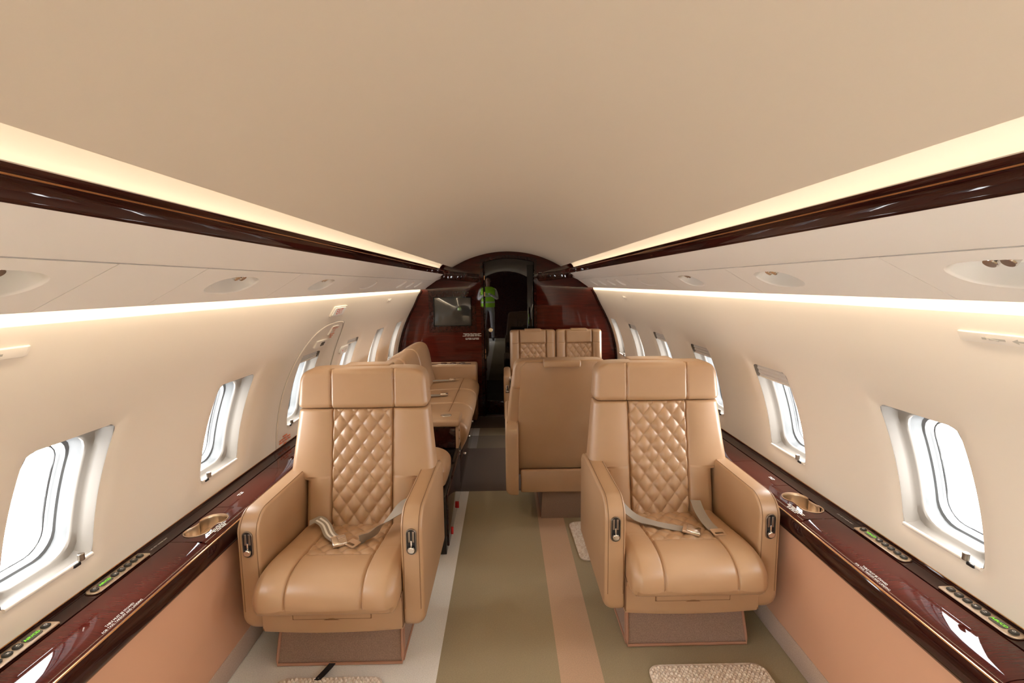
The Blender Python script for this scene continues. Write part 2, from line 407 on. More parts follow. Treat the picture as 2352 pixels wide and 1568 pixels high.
# rear end behind the camera
tag(mk('wall_back', [(-1.4, Y0, -.06), (1.4, Y0, -.06), (1.4, Y0, 2.03), (-1.4, Y0, 2.03), (-1.4, Y0-.03, -.06), (1.4, Y0-.03, -.06), (1.4, Y0-.03, 2.03), (-1.4, Y0-.03, 2.03)],
   [(0, 1, 2, 3), (4, 7, 6, 5), (0, 4, 5, 1), (1, 5, 6, 2), (2, 6, 7, 3), (3, 7, 4, 0)], 'wood', smooth=False), 'dark wood rear end wall of the cabin', kind='structure')

# ------------------------------------------------------------------ coves, valances, overhead panels
tn = 0
for side, sn in SIDES:
    tn += 1
    tag(extr('trim_%d' % tn, [(.604, 1.726), (.640, 1.724), (.668, 1.716), (.692, 1.703), (.710, 1.684), (.720, 1.664), (.722, 1.650), (.688, 1.645), (.688, 1.64), (.745, 1.64), (.745, 1.745), (.604, 1.745)],
        Y0, Y1-.16, 'psu', s=side), 'lit cream cove recess above the dark valance on the %s' % sn, kind='structure')
    tn += 1
    v = tag(extr('trim_%d' % tn, [(.684, 1.656), (.662, 1.6565), (.657, 1.653), (.6615, 1.640), (.6640, 1.6385), (.6690, 1.624), (.6720, 1.611), (.6725, 1.606), (.676, 1.602), (.70, 1.602), (.70, 1.65)],
        Y0, Y1-.02, 'wood', s=side, sharp=50), 'glossy dark wood valance below the cove light on the %s' % sn, kind='structure')
    extr('brass_inlay', [(.6655, 1.6405), (.6612, 1.6402), (.6625, 1.6380), (.6655, 1.6380)], Y0, Y1-.03, 'gold', v, s=side)
    tag(extr('light_strip', [(.612, 1.7175), (.618, 1.7175), (.618, 1.722), (.612, 1.722)], Y0, Y1-.17, 'lip_led', s=side),
              'warm light strip tucked behind the ceiling edge of the %s cove' % sn, 'light strip')
    led = tag(extr('light_strip', [(.708, 1.660), (.713, 1.662), (.715, 1.657), (.710, 1.655)], Y0, Y1-.17, 'cove_led', s=side),
              'warm glowing light strip inside the %s ceiling cove' % sn, 'light strip')
    ws = tag(extr('light_strip', [(.910, 1.4495), (.919, 1.4495), (.919, 1.457), (.910, 1.457)], Y0, Y1-.02, 'wash_led', s=side),
             'warm light strip hidden above the %s row of windows, washing the wall' % sn, 'light strip')
    tn += 1
    tag(extr('trim_%d' % tn, [(.8975, 1.4480), (.9010, 1.4480), (.9040, 1.50), (.90, 1.56), (.895, 1.56), (.899, 1.50)], Y0, Y1-.01, 'psu', s=side), 'light baffle behind the overhead panels on the %s' % sn, kind='structure')
    tn += 1
    tag(extr('trim_%d' % tn, [(.674, 1.6035), (.700, 1.5835), (.740, 1.556), (.775, 1.5405), (.776, 1.545), (.74, 1.562), (.70, 1.590), (.676, 1.606)], Y0, Y1-.01, 'psu', s=side, sharp=60),
        'smooth cream upper overhead panel strip on the %s' % sn, kind='structure')

# service panels: flat panels between the crease and the wash light, each with its own pocket
A_, B_ = Vector((.776, 1.5395)), Vector((.897, 1.4475))
TD = (B_-A_).normalized(); TL = (B_-A_).length; TN = Vector((TD.y, -TD.x))   # TN points down and inboard
if TN.y > 0: TN = -TN
def psu_pt(side, y, t, d=0):   # d > 0 goes up into the panel
    p = A_+TD*t-TN*d; return (side*p.x, y, p.y)
def leaf(yc, hy, t0, t1, side, n=28, skew=.0):
    out = []
    for i in range(n):
        a = 2*PI*i/n; c, s = math.cos(a), math.sin(a)
        y = yc+hy*math.copysign(abs(c)**.85, c); t = (t0+t1)/2+(t1-t0)/2*math.copysign(abs(s)**.8, s)
        y += skew*((t-t0)/(t1-t0)-.5)*-1
        out.append((y, t))
    return out
def service_panel(side, ya, yb, pockets, label):
    p = empty('service_panel', (0, 0, 0), label=label, cat='overhead panel', group='overhead service panels')
    sk = .07
    outer = [(ya+sk*.5, .002), (yb+sk*.5, .002), (yb, TL*.5), (yb-sk*.5, TL-.002), (ya-sk*.5, TL-.002), (ya, TL*.5)]
    outer = [(min(max(y, Y0), Y1-.02), t) for y, t in outer]
    holes = [leaf(yc, hy, .030, .112, side, skew=.05) for yc, hy, kind in pockets]
    pts, tris = fill2d(outer, holes)
    V = [psu_pt(side, y, t) for y, t in pts]; nb = len(V)
    V += [psu_pt(side, y, t, .004) for y, t in outer]
    n = len(outer); Fc = list(tris)+[(i, (i+1) % n, nb+(i+1) % n, nb+i) for i in range(n)]
    mk('panel_face', V, Fc, 'psu', p, 30)
    for (yc, hy, kind), h in zip(pockets, holes):
        dep = {'deep': .050, 'blank': .004, 'slot': .010}[kind]
        cyy = sum(q[0] for q in h)/len(h); ct = sum(q[1] for q in h)/len(h)
        rings = []
        for f, d in ((1.0, 0), (.975, .0015), (.955, .005), (.93, dep*.75), (.86, dep), (.5, dep*1.08), (.02, dep*1.1)):
            rings.append([psu_pt(side, cyy+(y-cyy)*f, ct+(t-ct)*f, d) for y, t in h])
        V, Fc = loft(rings, True, False); Fc.append(tuple(range(len(V)-len(h), len(V))))
        pk = mk('light_pocket', V, Fc, 'psu', p, 50)
        if kind == 'deep':
            for j, oy in enumerate((.0, .032)):
                c = psu_pt(side, cyy+.02+oy, .056, dep*.98); c2 = psu_pt(side, cyy+.02+oy, .056, dep*.98-1)
                ax = Vector(c2)-Vector(c)
                cyl('light_nozzle' if j == 0 else 'air_nozzle', c, ax, .0125, .036, 'chrome', pk, 18, .002)
            c = psu_pt(side, cyy+.036, .052, dep*.99)
    # fixing groove along the crease
    return p
lay = {-1: [(-2.55, -1.8, []), (-1.8, -1.05, [(-1.42, .125, 'deep')]), (-1.05, -.3, [(-.70, .125, 'deep')]), (-.3, .415, [(.05, .125, 'deep')]), (.415, .945, [(.745, .125, 'deep')]),
            (.945, 1.235, []), (1.235, 1.82, [(1.48, .118, 'deep')]), (1.82, 2.55, [(2.19, .108, 'deep')]), (2.55, 3.35, [(2.94, .125, 'blank')]),
            (3.35, 5.38, [(3.86, .07, 'slot'), (4.22, .07, 'slot'), (4.60, .07, 'slot')])],
       1: [(-2.55, -1.8, []), (-1.8, -1.05, [(-1.42, .125, 'deep')]), (-1.05, -.3, [(-.70, .125, 'deep')]), (-.3, .45, [(.05, .125, 'deep')]), (.45, 1.01, [(.80, .125, 'deep')]),
           (1.01, 1.75, [(1.525, .11, 'deep')]), (1.75, 2.55, [(2.245, .108, 'deep')]), (2.55, 3.4, [(2.95, .14, 'blank')]),
           (3.4, 5.38, [(3.62, .07, 'slot'), (3.95, .07, 'slot'), (4.32, .07, 'slot'), (4.70, .07, 'slot')])]}
nm = {-1: 'left', 1: 'right'}
for side, _ in SIDES:
    for i, (a, b, pk) in enumerate(lay[side]):
        kinds = {q[2] for q in pk}
        if b < 0: lb = '%s cream overhead panel behind the camera on the %s side' % (('rearmost', 'second rearmost', 'third rearmost', 'fourth rearmost')[i], nm[side])
        elif 'blank' in kinds: lb = 'cream overhead panel with a blank leaf-shaped cover on the %s side' % nm[side]
        elif 'slot' in kinds: lb = 'long far cream overhead panel with small slots on the %s side' % nm[side]
        elif not pk: lb = 'plain short cream overhead panel without a light pocket on the %s side' % nm[side]
        else:
            q = pk[0][0]; pos = 'nearest' if q < 1 else ('second' if q < 1.9 else 'third')
            if q < .5: pos = 'fourth rearmost'
            lb = '%s cream overhead panel with an oval light pocket on the %s side' % (pos, nm[side])
        service_panel(side, a+.0012, b-.0012, pk, lb)

# ------------------------------------------------------------------ far bulkhead
bz = 2.03
outer = [(-1.4, -.06), (1.4, -.06), (1.4, bz), (-1.4, bz)]
DX0, DX1, DZ = -.262, .300, 1.735
dtop = [(DX1-(DX1-DX0)*i/14, DZ+.045*math.sin(PI*i/14)) for i in range(15)]
dhole = [(DX0, .0), (DX1, .0)]+dtop
pts, tris = fill2d(outer, [dhole])
V = [(x, Y1, z) for x, z in pts]; nb = len(V); V += [(x, Y1+.09, z) for x, z in pts]
n = len(dhole); o4 = len(outer)
Fc = list(tris)+[(i, (i+1) % 4, nb+(i+1) % 4, nb+i) for i in range(4)]+[(o4+i, o4+(i+1) % n, nb+o4+(i+1) % n, nb+o4+i) for i in range(n)]
mk('wall_far_light_blocker', [(-1.4, Y1+.09, -.06), (1.4, Y1+.09, -.06), (1.4, Y1+.09, 2.03), (-1.4, Y1+.09, 2.03)], [(0, 1, 2, 3)], 'darkgap', smooth=False)['kind'] = 'structure'  # unseen sheet added to keep sky light from leaking round the door
bulk = tag(mk('wall_far', V, Fc, 'redwood', None, smooth=False), 'glossy red mahogany bulkhead with a black door', kind='structure')
door = tag(empty('door_1', ((DX0+DX1)/2, Y1+.03, 0), label='glossy black lacquered door in the far mahogany bulkhead', kind='structure'), None)
def dl(x): return x-(DX0+DX1)/2
V = [(dl(x), 0.0, z) for x, z in [(DX0+.004, .004), (DX1-.004, .004)]+[(x+(.004 if x < 0 else -.004), z-.004) for x, z in dtop]]
nb = len(V); V += [(x, .03, z) for x, _, z in V]
mk('door_leaf', V, [tuple(range(nb)), tuple(range(nb, 2*nb))[::-1]]+[(i, (i+1) % nb, nb+(i+1) % nb, nb+i) for i in range(nb)], 'black', door, smooth=False)
# inner raised border of the door
rbox('door_edge', (dl(DX1)-.075, -.012, .01), (dl(DX1)-.006, .0, 1.70), .003, 'black', door)
rbox('door_kickplate', (dl(DX0)+.02, -.006, .03), (dl(DX1)-.08, .0, .17), .002, 'wood', door)
rbox('door_hinge_strip', (dl(DX0)+.004, -.02, .01), (dl(DX0)+.020, .0, 1.72), .003, 'wood', door)
for z in (1.36, 1.54, .66, .72):
    cyl('hinge_pin', (dl(DX0)+.012, -.024, z), (0, 0, 1), .006, .05, 'gold', door, 10, .001)
cyl('door_knob', (dl(-.187), -.03, .984), (0, 1, 0), .024, .03, 'satin', door, 24, .004)
# jambs and lintel
fr_out = [(DX0-.045, 0), (DX0-.045, 1.72)]
V, rings = [], []
path_in = [(DX0, 0)]+[(DX0, 1.2)]+dtop[::-1]+[(DX1, 1.2), (DX1, 0)]
path_out = [(DX0-.03, 0), (DX0-.03, 1.2)]+[(x+(x-(DX0+DX1)/2)*.10, z+.030) for x, z in dtop[::-1]]+[(DX1+.03, 1.2), (DX1+.03, 0)]
for (xi, zi), (xo, zo) in zip(path_in, path_out):
    rings.append([(xi, Y1+.02, zi), (xi, Y1-.014, zi), (xo, Y1-.014, zo), (xo, Y1+.02, zo)])
V, Fc = loft(rings)
tn += 1
tag(mk('trim_%d' % tn, V, Fc, 'wood', None, 30), 'dark lacquered frame round the far door', kind='structure')
# curved ends of the valance running in to the door frame
for side, sn in SIDES:
    xin = .305 if side < 0 else .345
    cur = smoothline([(.664, Y1-.22), (.60, Y1-.15), (.48, Y1-.085), (xin, Y1-.05)], 8)
    prof = [(.70, Y1-.22)]+cur+[(xin, Y1+.01), (.70, Y1+.01)]
    rings = []
    for z, ins in ((1.555, .02), (1.56, .008), (1.60, 0), (1.640, 0), (1.646, .004), (1.648, .012)):
        rings.append([(side*(x+ins if x < .69 else x), y+ins if y < Y1 else y, z-(.664-min(x, .664))*.12) for x, y in prof])
    V, Fc = loft(rings); tn += 1
    tag(mk('trim_%d' % tn, V, Fc, 'wood', None, 40), 'curved dark wood end of the valance at the bulkhead on the %s' % sn, kind='structure')
# edge rib where the wall meets the bulkhead
for side, sn in SIDES:
    pts_ = [(side*(wallX(z)-.012), Y1-.012, z) for z in np.linspace(.62, 1.43, 24)]
    tn += 1
    o = tube('trim_%d' % tn, pts_, .012, 'wood', None, 8); tag(o, 'dark rounded edge bead at the bulkhead on the %s' % sn, kind='structure')
# monitor
mon = empty('monitor', (-.607, Y1, 1.197), label='dark framed flat screen on the bulkhead left of the door', cat='monitor')
V, Fc = [], []
def frame4(hx, hz, ihx, ihz, y, d):
    rings = []
    for k in range(4):
        sx, sz = ((1, 1), (-1, 1), (-1, -1), (1, -1))[k]
        rings.append([(sx*hx, 0, sz*hz), (sx*hx, -d, sz*hz), (sx*ihx, -d, sz*ihz), (sx*ihx, -d*.3, sz*ihz), (sx*ihx, 0, sz*ihz)])
    return loft(rings, True, False, True)
V, Fc = frame4(.262, .232, .215, .166, 0, .016); mk('monitor_surround', V, Fc, 'wood', mon, 20)
V, Fc = frame4(.213, .164, .204, .155, 0, .022); mk('monitor_bezel', V, Fc, 'chrome' if False else 'black', mon, 20)
rbox('monitor_screen', (-.206, -.008, -.157), (.206, -.001, .157), .001, 'screen', mon)
tag(fine_print('bulkhead_notice', [[10, 4, 6, 6], [4, 4, 5, 8], [6, 4, 7, 3, 7], [], [2, 7, 2, 8], [4, 5, 5, 5]], .0125, (-.395, Y1-.001, .915), (1, 0, 0), (0, 0, 1), 'grey'), 'small grey printed notice on the bulkhead under the screen', 'notice')
tag(fine_print('bulkhead_notice', [[6], [5, 2, 8, 6], [7, 10]], .0115, (.372, Y1-.001, 1.605), (1, 0, 0), (0, 0, 1), 'grey'), 'small grey printed notice on the bulkhead beside the door top', 'notice')

# ------------------------------------------------------------------ side ledges
LED = [(1.183, .6225), (1.15, .6232), (1.11, .6225), (1.085, .6205), (1.070, .6175), (1.058, .6125), (1.0515, .6075)]
cuts = {-1: [DOOR_Y, .03, .845, 1.6015, 1.868, 2.28, 3.1, Y1], 1: [Y0, .10, .955, 1.686, 1.985, 2.276, 3.1, Y1]}
CUP = {-1: (1.602, 1.868), 1: (1.686, 1.985)}
def fig8(side):
    """double cup-holder outline, two circles run together, in (x, y)"""
    if side > 0: c1, c2 = (1.139, 1.862), (1.146, 1.775)
    else: c1, c2 = (1.128, 1.760), (1.136, 1.676)
    r1, r2_ = .046, .041
    d = Vector(c1)-Vector(c2); L = d.length; e = d/L; nrm = Vector((-e.y, e.x)); out = []
    c1, c2 = Vector(c1), Vector(c2)
    for i in range(25):
        a = -PI*.74+2*PI*.74*i/24; out.append(c1+(e*math.cos(a)+nrm*math.sin(a))*r1)
    for i in range(25):
        a = -PI*.72+2*PI*.72*i/24; out.append(c2+(-e*math.cos(a)-nrm*math.sin(a))*r2_)
    sm = smoothline([tuple(p) for p in out[::2]], 3, True)
    return [tuple(p) for p in sm]
for side, sn in SIDES:
    YS = DOOR_Y if side < 0 else Y0
    L = empty('side_ledge', (0, 0, 0), label='long glossy dark mahogany ledge under the %s windows' % sn, cat='side ledge', group='side ledges')
    extr('apron', [(1.0565, .6045), (1.050, .604), (1.0455, .595), (1.043, .578), (1.045, .555), (1.052, .538), (1.062, .528), (1.075, .526), (1.09, .53), (1.09, .60)], YS, Y1-.01, 'wood', L, s=side, sharp=50)
    extr('brass_inlay', [(1.0535, .6085), (1.0500, .6080), (1.0490, .6050), (1.0530, .6040)], YS, Y1-.01, 'gold', L, s=side)
    extr('back_rail', [(1.245, .655), (1.2385, .655), (1.2375, .640), (1.2345, .6385), (1.233, .628), (1.230, .6265), (1.187, .6245), (1.1855, .617), (1.1855, .59), (1.245, .59)], YS, Y1-.01, 'wood', L, s=side, sharp=35)
    extr('brass_inlay', [(1.2375, .6405), (1.2350, .6400), (1.2350, .6380), (1.2375, .6380)], YS, Y1-.01, 'gold', L, s=side)
    extr('well', [(1.19, .575), (1.05, .575), (1.05, .56), (1.19, .56)], YS, Y1-.01, 'darkgap', L, s=side)
    cs = cuts[side]
    for a, b in zip(cs, cs[1:]):
        a2, b2 = a+.0012, b-.0012
        if (a, b) == CUP[side] or abs(a-CUP[side][0]) < .01:
            h = fig8(side)
            flat = [(1.183, a2), (1.183, b2), (1.075, b2), (1.075, a2)]
            pts, tris = fill2d(flat, [h]); V = [(side*x, y, .6225) for x, y in pts]
            mk('lid', V, tris, 'lidwood', L, 30)
            extr('lid_edge', [(1.075, .6225), (1.066, .6195), (1.058, .6135), (1.0515, .6075), (1.0515, .595), (1.075, .595)], a2, b2, 'lidwood', L, s=side, sharp=50)
        else:
            extr('lid', LED+[(1.0515, .595), (1.183, .595)], a2, b2, 'lidwood', L, s=side, sharp=50)
    # cup holder
    h = fig8(side)
    cxm = sum(p[0] for p in h)/len(h); cym = sum(p[1] for p in h)/len(h)
    cu = empty('cup_holder', (side*cxm, cym, .575), label='double figure-eight satin metal cup holder in the %s ledge' % sn, cat='cup holder', group='ledge cup holders')
    def off(p, d):
        return p
    def ringz(f, z): return [(side*(cxm+(x-cxm)*f)-side*cxm, cym+(y-cym)*f-cym, z-.575) for x, y in h]
    V, Fc = loft([ringz(1.05, .6230), ringz(1.05, .6245), ringz(1.02, .6255), ringz(.995, .6240), ringz(.975, .615), ringz(.96, .580)], True, False)
    mk('cup_wall', V, Fc, 'satin', cu, 45)
    mk('cup_floor', ringz(.965, .581), [tuple(range(len(h)))], 'satin', cu, smooth=False)
    # placards printed on the ledge
    rd, ud = ((0, -1, 0), (1, 0, 0)) if side > 0 else ((0, 1, 0), (-1, 0, 0))
    yt = 1.345 if side > 0 else 1.235
    lettering('placard_text', 'TABLE MUST BE STOWED\nFOR TAXI, TAKEOFF AND LANDING', .0085, (side*1.0645, yt, .6165), rd, (side*.93, 0, .36), 'white', L)
    yt = 1.675 if side > 0 else 1.585
    lettering('placard_text', 'LIFE VEST UNDER SEAT', .008, (side*1.209, yt, .6262), rd, ud, 'white', L)
    yt = 1.76 if side > 0 else 1.70
    fine_print('placard_text', [[3, 7, 4, 2, 5], [6, 5, 7, 4], [3, 7, 5], [2, 3, 7]], .0072, (side*1.073, yt, .6230), rd, ud, 'white', L)
    yt = 2.06 if side > 0 else 1.99
    fine_print('placard_text', [[4, 3], [2, 4]], .008, (side*1.15, yt, .6236), rd, ud, 'white', L)

# control panels
def control_panel(side, ya, yb, order, round_near, label):
    """order: from the near end to the far end; P power, D display, B button"""
    x0, x1, z = 1.190, 1.2325, .6272
    xc = (x0+x1)/2; yc = (ya+yb)/2; hx = (x1-x0)/2; hy = (yb-ya)/2
    e = empty('control_panel', (side*xc, yc, z), label=label, cat='control panel', group='ledge control panels')
    rn, rf = (.018, .003) if round_near else (.003, .018)
    loop = rrect(hx, hy, 0, 5, radii=(rf, rf, rn, rn))
    if not round_near: loop = [(x, y) for x, y in loop]
    rings = [[(x*f, y*f2, zz) for x, y in loop] for f, f2, zz in ((1, 1, 0), (1, 1, .0025), (.955, .99, .0042))]
    V, Fc = loft(rings); mk('plate', V, Fc, 'satin', e, 30)
    n = len(order); wts = [1.9 if c == 'D' else 1 for c in order]; tot = sum(wts)+.5; u = -hy+.25*2*hy/tot
    rd, ud = ((0, -1, 0), (1, 0, 0)) if side > 0 else ((0, 1, 0), (-1, 0, 0))
    for c, w in zip(order, wts):
        wid = w*2*hy/tot; y = u+wid/2; u += wid
        if c == 'D':
            lp = rrect(.0125, wid*.44, .008, 4)
            V, Fc = loft([[(px, y+py, zz) for px, py in lp] for zz in (.004, .0052)]); d = mk('display', V, Fc, 'screen', e, 30)
            lettering('display_text', 'AIR/CD', .0125, (0, y, .0053), rd, ud, 'green', d)
        else:
            lp = rrect(.0095, .0088, .006, 4)
            V, Fc = loft([[(px*f, y+py*f, zz) for px, py in lp] for f, zz in ((1, .004), (1, .0072), (.82, .0086))]); bt = mk('button', V, Fc, 'button', e, 30)
            if c == 'P': tube('button_mark', [(.0032*math.cos(2*PI*i/14), y+.0032*math.sin(2*PI*i/14), .0088) for i in range(14)], .0006, 'white', bt, 4, True)
            elif c in 'UV':
                sg = side*(1 if c == 'U' else -1)
                mk('button_mark', [(sg*.004, y, .0088), (-sg*.0005, y-.004, .0088), (-sg*.0005, y+.004, .0088), (-side*.004, y-.004, .0088), (-side*.0052, y-.004, .0088), (-side*.0052, y+.004, .0088), (-side*.004, y+.004, .0088)],
                   [(0, 1, 2), (3, 4, 5, 6)], 'white', bt, smooth=False)
            else:
                V, Fc = [], []
                for xx in (-.002, .0015):
                    b = len(V); V += [(xx-.0005, y-.004, .0088), (xx+.0005, y-.004, .0088), (xx+.0005, y+.004, .0088), (xx-.0005, y+.004, .0088)]; Fc.append((b, b+1, b+2, b+3))
                mk('button_mark', V, Fc, 'white', bt, smooth=False)
control_panel(1, 1.395, 1.605, 'BBBUVDP', True, 'champagne control panel on the right ledge, nearer the cup holder')
control_panel(1, 1.064, 1.270, 'PDUVBBB', True, 'champagne control panel on the right ledge, nearest the camera')
control_panel(-1, 1.308, 1.520, 'PDVUBBB', True, 'champagne control panel on the left ledge, nearer the cup holder')
control_panel(-1, .985, 1.195, 'BBBVUDP', True, 'champagne control panel on the left ledge, nearest the camera')

# outlet niches in the lower side walls
for side, sn, ya in ((-1, 'left', 1.905), (1, 'right', 1.895)):
    e = empty('outlet_niche', (side*1.066, ya, .36), label='recessed outlet niche with jack plate in the %s side wall beside the seat' % sn, cat='outlet niche', group='outlet niches')
    rbox('niche', (-.004, -.05, .04), (.004, .09, .115), .003, 'bluebox' if side < 0 else 'socket', e)
    rbox('niche_lip', (-.008 if side > 0 else -.002, -.05, .035), (.002 if side > 0 else .008, .09, .045), .002, 'bluebox' if side < 0 else 'bronze', e)
    rbox('jack_plate', (-.005, -.02, -.055), (.005, .045, .025), .003, 'lowpanel', e)
    cyl('jack', (-side*.003, .022, -.008), (-side, 0, 0), .013, .006, 'socket', e, 16, .001)
    for dy, dz in ((-.005, .010), (-.005, -.04)): cyl('screw', (-side*.004, dy, dz), (-side, 0, 0), .0045, .002, 'socket', e, 10)

# ------------------------------------------------------------------ leather seats
def quilt(a, b, amp=.012):
    """height of a stitched diamond: zero on the stitch lines, rounded between them"""
    u = abs(math.sin(PI*a)); v = abs(math.sin(PI*b))
    return amp*((u*v)**.5)
def groove(x, xs, w=.0035, d=.006): return -d*math.exp(-((x-xs)/w)**2)
def edge_in(e): return 1-math.sqrt(max(0, 1-min(1, e)**2))

def slab(name, zs, hw, yf, th, disp, xs_fn, m, parent, r=.03, capr=.02, back_flat=True):
    """upright upholstered slab facing -y: stations zs, half width hw(z), front y yf(z), thickness th, front relief disp(x, z)"""
    z0, z1 = zs[0], zs[-1]; rings = []
    for z in zs:
        e0 = (z0+capr-z)/capr; e1 = (z-(z1-capr))/capr; ins = capr*edge_in(max(0, e0, e1))
        h = hw(z)-ins*.8; y0 = yf(z)+ins*.75; y1 = yf(z)+th-ins*.75; ring = []
        fx = xs_fn(h)
        for x in fx:
            e = max(0, (abs(x)-(h-r))/r); ring.append((x, y0+r*edge_in(e)-disp(x, z)*(1-min(1, e)), z))
        rb = min(r, th*.4)
        for i in range(7):
            a = -PI/2+PI/2+i/6*PI/2; ring.append((h-rb+rb*math.cos(a), y1-rb+rb*math.sin(a), z))
        for i in range(7):
            a = PI/2+i/6*PI/2; ring.append((-h+rb+rb*math.cos(a), y1-rb+rb*math.sin(a), z))
        rings.append(ring)
    V, Fc = loft(rings); return mk(name, V, Fc, m, parent, 55)
def xs_dense(n):
    def f(h): return [-h+2*h*(i/n) for i in range(n+1)]
    return f
def seam_path(fn, a, b, n): return [fn(a+(b-a)*i/n) for i in range(n+1)]

QW, QH = .068, .088       # diamond size
SX = .135                  # seam position either side of the middle
def back_y(z): return .385+(z-.43)*.195
def make_seat(name, base_dx=0.0):
    S = empty(name, (0, 0, 0))
    # --- backrest
    def hw(z):
        if z < .635: return .250
        t = min(1, (z-.635)/.30); return .328-.034*t
    def disp(x, z):
        d = 0
        if abs(x) <= SX:
            d = quilt(x/QW+(z-.43)/QH, x/QW-(z-.43)/QH)+.004*math.cos(x/SX*PI/2)
        else:
            w = (abs(x)-SX)/(hw(z)-SX); d = .012*math.sin(PI*min(1, w)**.8)
        d += groove(abs(x), SX, .004, .010)
        return d
    def xs_wing(h): return [-h+(h-.22)*i/14 for i in range(14)]+[-.22+.44*i/130 for i in range(131)]+[.22+(h-.22)*(i+1)/14 for i in range(14)]
    def hwb(z): return .250 if z < .622 else (.328-.034*min(1, (z-.635)/.30) if z > .634 else .250+.078*(z-.622)/.012)
    zs = list(np.linspace(.36, .615, 92))+[.622, .625, .628, .631, .634]+list(np.linspace(.640, .936, 108))
    slab('backrest', zs, hwb, back_y, .115, disp, xs_wing, 'leather', S, .024, .012)
    # --- headrest
    def hwh(z):
        t = (z-.94)/.18; return .296-.014*t-(.05*edge_in((z-1.058)/.06) if z > 1.058 else 0)
    def dh(x, z):
        d = groove(abs(x), .142, .004, .009)
        if abs(x) < .142: d += .006*math.cos(x/.142*PI/2)**.6
        return d
    zs = list(np.linspace(.938, 1.118, 60))
    slab('headrest', zs, hwh, lambda z: back_y(.94)+(z-.94)*.10-.012, .132, dh, xs_dense(130), 'leather', S, .024, .026)
    # seams on the back
    for s in (-1, 1):
        tube('seam', [(s*(hw(z)-.012), back_y(z)+.006, z) for z in np.linspace(.645, .925, 14)], .0014, 'seam', S, 5)
    tube('seam', [(-hw(.64)+.004, back_y(.64)+.018, .634)]+[(x, back_y(.632)+.0005, .6315) for x in (-.30, -.27)]+[], .0014, 'seam', S, 5)
    tube('seam', [(x, back_y(.632)+.0005, .6315) for x in (.27, .30)]+[(hw(.64)-.004, back_y(.64)+.018, .634)], .0014, 'seam', S, 5)
    # --- rear shell, pad on the top
    rings = []
    for z in np.linspace(.335, 1.085, 26):
        h = .262-.02*max(0, (z-.6)/.5)-(.03*edge_in((z-1.045)/.04) if z > 1.045 else 0)
        y = back_y(z)+.132-.012*max(0, (z-.9)/.2)
        rings.append([(-h, y-.03, z), (-h+.003, y-.006, z), (-h+.018, y, z), (0, y+.004, z), (h-.018, y, z), (h-.003, y-.006, z), (h, y-.03, z)])
    V, Fc = loft(rings); mk('rear_shell', V, Fc, 'leather', S, 50)
    rbox('top_pad', (-.11, back_y(1.1)+.05, 1.078), (.11, back_y(1.1)+.158, 1.123), .012, 'leather', S)
    rbox('rear_skirt', (-.245, .535, .200), (.245, .565, .345), .010, 'leather', S)
    # --- seat cushion
    pf = smoothline([(.43, .425), (.38, .432), (.30, .440), (.20, .450), (.10, .462), (.02, .466), (-.045, .455), (-.088, .425), (-.103, .385), (-.098, .350), (-.078, .330), (-.04, .326), (.05, .326), (.20, .326), (.40, .326), (.435, .35), (.44, .39)], 14, True)
    P = np.array(pf); nxt = np.roll(P, -1, 0); prv = np.roll(P, 1, 0); T = nxt-prv; T /= np.linalg.norm(T, axis=1)[:, None]
    N = np.stack([-T[:, 1], T[:, 0]], 1)
    cen = P.mean(0)
    if ((P-cen)*N).sum() < 0: N = -N
    hwc, rc = .256, .035; xs = [-hwc+2*hwc*(i/150) for i in range(151)]
    arc = np.concatenate([[0], np.cumsum(np.linalg.norm(np.diff(P, axis=0), axis=1))])
    rings = []
    for x in xs:
        e = max(0, (abs(x)-(hwc-rc))/rc); ins = rc*edge_in(e); ring = []
        for k in range(len(P)):
            y, z = P[k]; d = 0
            if N[k][1] > -.2 and y < .42:
                if abs(x) < SX and y > .088 and z > .40: d = quilt(x/QW+arc[k]/.080, x/QW-arc[k]/.080, .009)-.005
                elif abs(x) < SX: d = .007*math.cos(x/SX*PI/2)**.5*min(1, max(0, .088-y)/.02)
                else: w = (abs(x)-SX)/(hwc-SX); d = .009*math.sin(PI*min(1, w))
                d += groove(abs(x), SX, .0035, .008)
                if abs(x) < SX: d += groove(y, .086, .004, .005)
                elif N[k][1] > .5: d += groove(y, .13, .003, .002)
            q = P[k]+N[k]*(d*(1-min(1, e))-ins); ring.append((x, q[0], q[1]))
        rings.append(ring)
    V, Fc = loft(rings); mk('seat_cushion', V, Fc, 'leather', S, 55)
    for s in (-1, 1):
        pth = [(s*(hwc-.020), P[k][0]+N[k][0]*-.0035, P[k][1]+N[k][1]*-.0035) for k in range(0, len(P), 3) if P[k][0] < .40 and (N[k][1] > -.3 or P[k][0] < -.07)]
        tube('cushion_piping', pth, .0022, 'leather', S, 6)
    # --- front panel with pull-out flap
    prof = []
    rings = []
    for x in np.linspace(-.257, .257, 13):
        b = .207-.010*(1-(x/.257)**2)
        rings.append([(x, -.012, .345), (x, -.018, .30), (x, -.016, b+.03), (x, -.006, b+.008), (x, .02, b), (x, .30, b+.01), (x, .30, .345)])
    V, Fc = loft(rings); mk('front_panel', V, Fc, 'leather', S, 40)
    rbox('flap_shadow', (-.1455, -.0200, .2685), (.1455, -.012, .3415), .001, 'seam', S)  # dark box behind the flap, paints the shadow line round its edges
    for s in (-1, 1): rbox('panel_gap', (s*.2575-.0018, -.014, .225), (s*.2575+.0018, .03, .36), .0005, 'seam', S)
    rbox('flap', (-.142, -.0235, .272), (.142, -.012, .338), .003, 'leather', S)
    V = [(x, -.0245, .272+.007*math.cos(x/.03*PI/2)-.003) for x in np.linspace(-.03, .03, 13)]+[(x, -.0245, .2685) for x in np.linspace(.03, -.03, 13)]
    mk('flap_pull', V, [tuple(range(26))], 'seam', S, smooth=False)
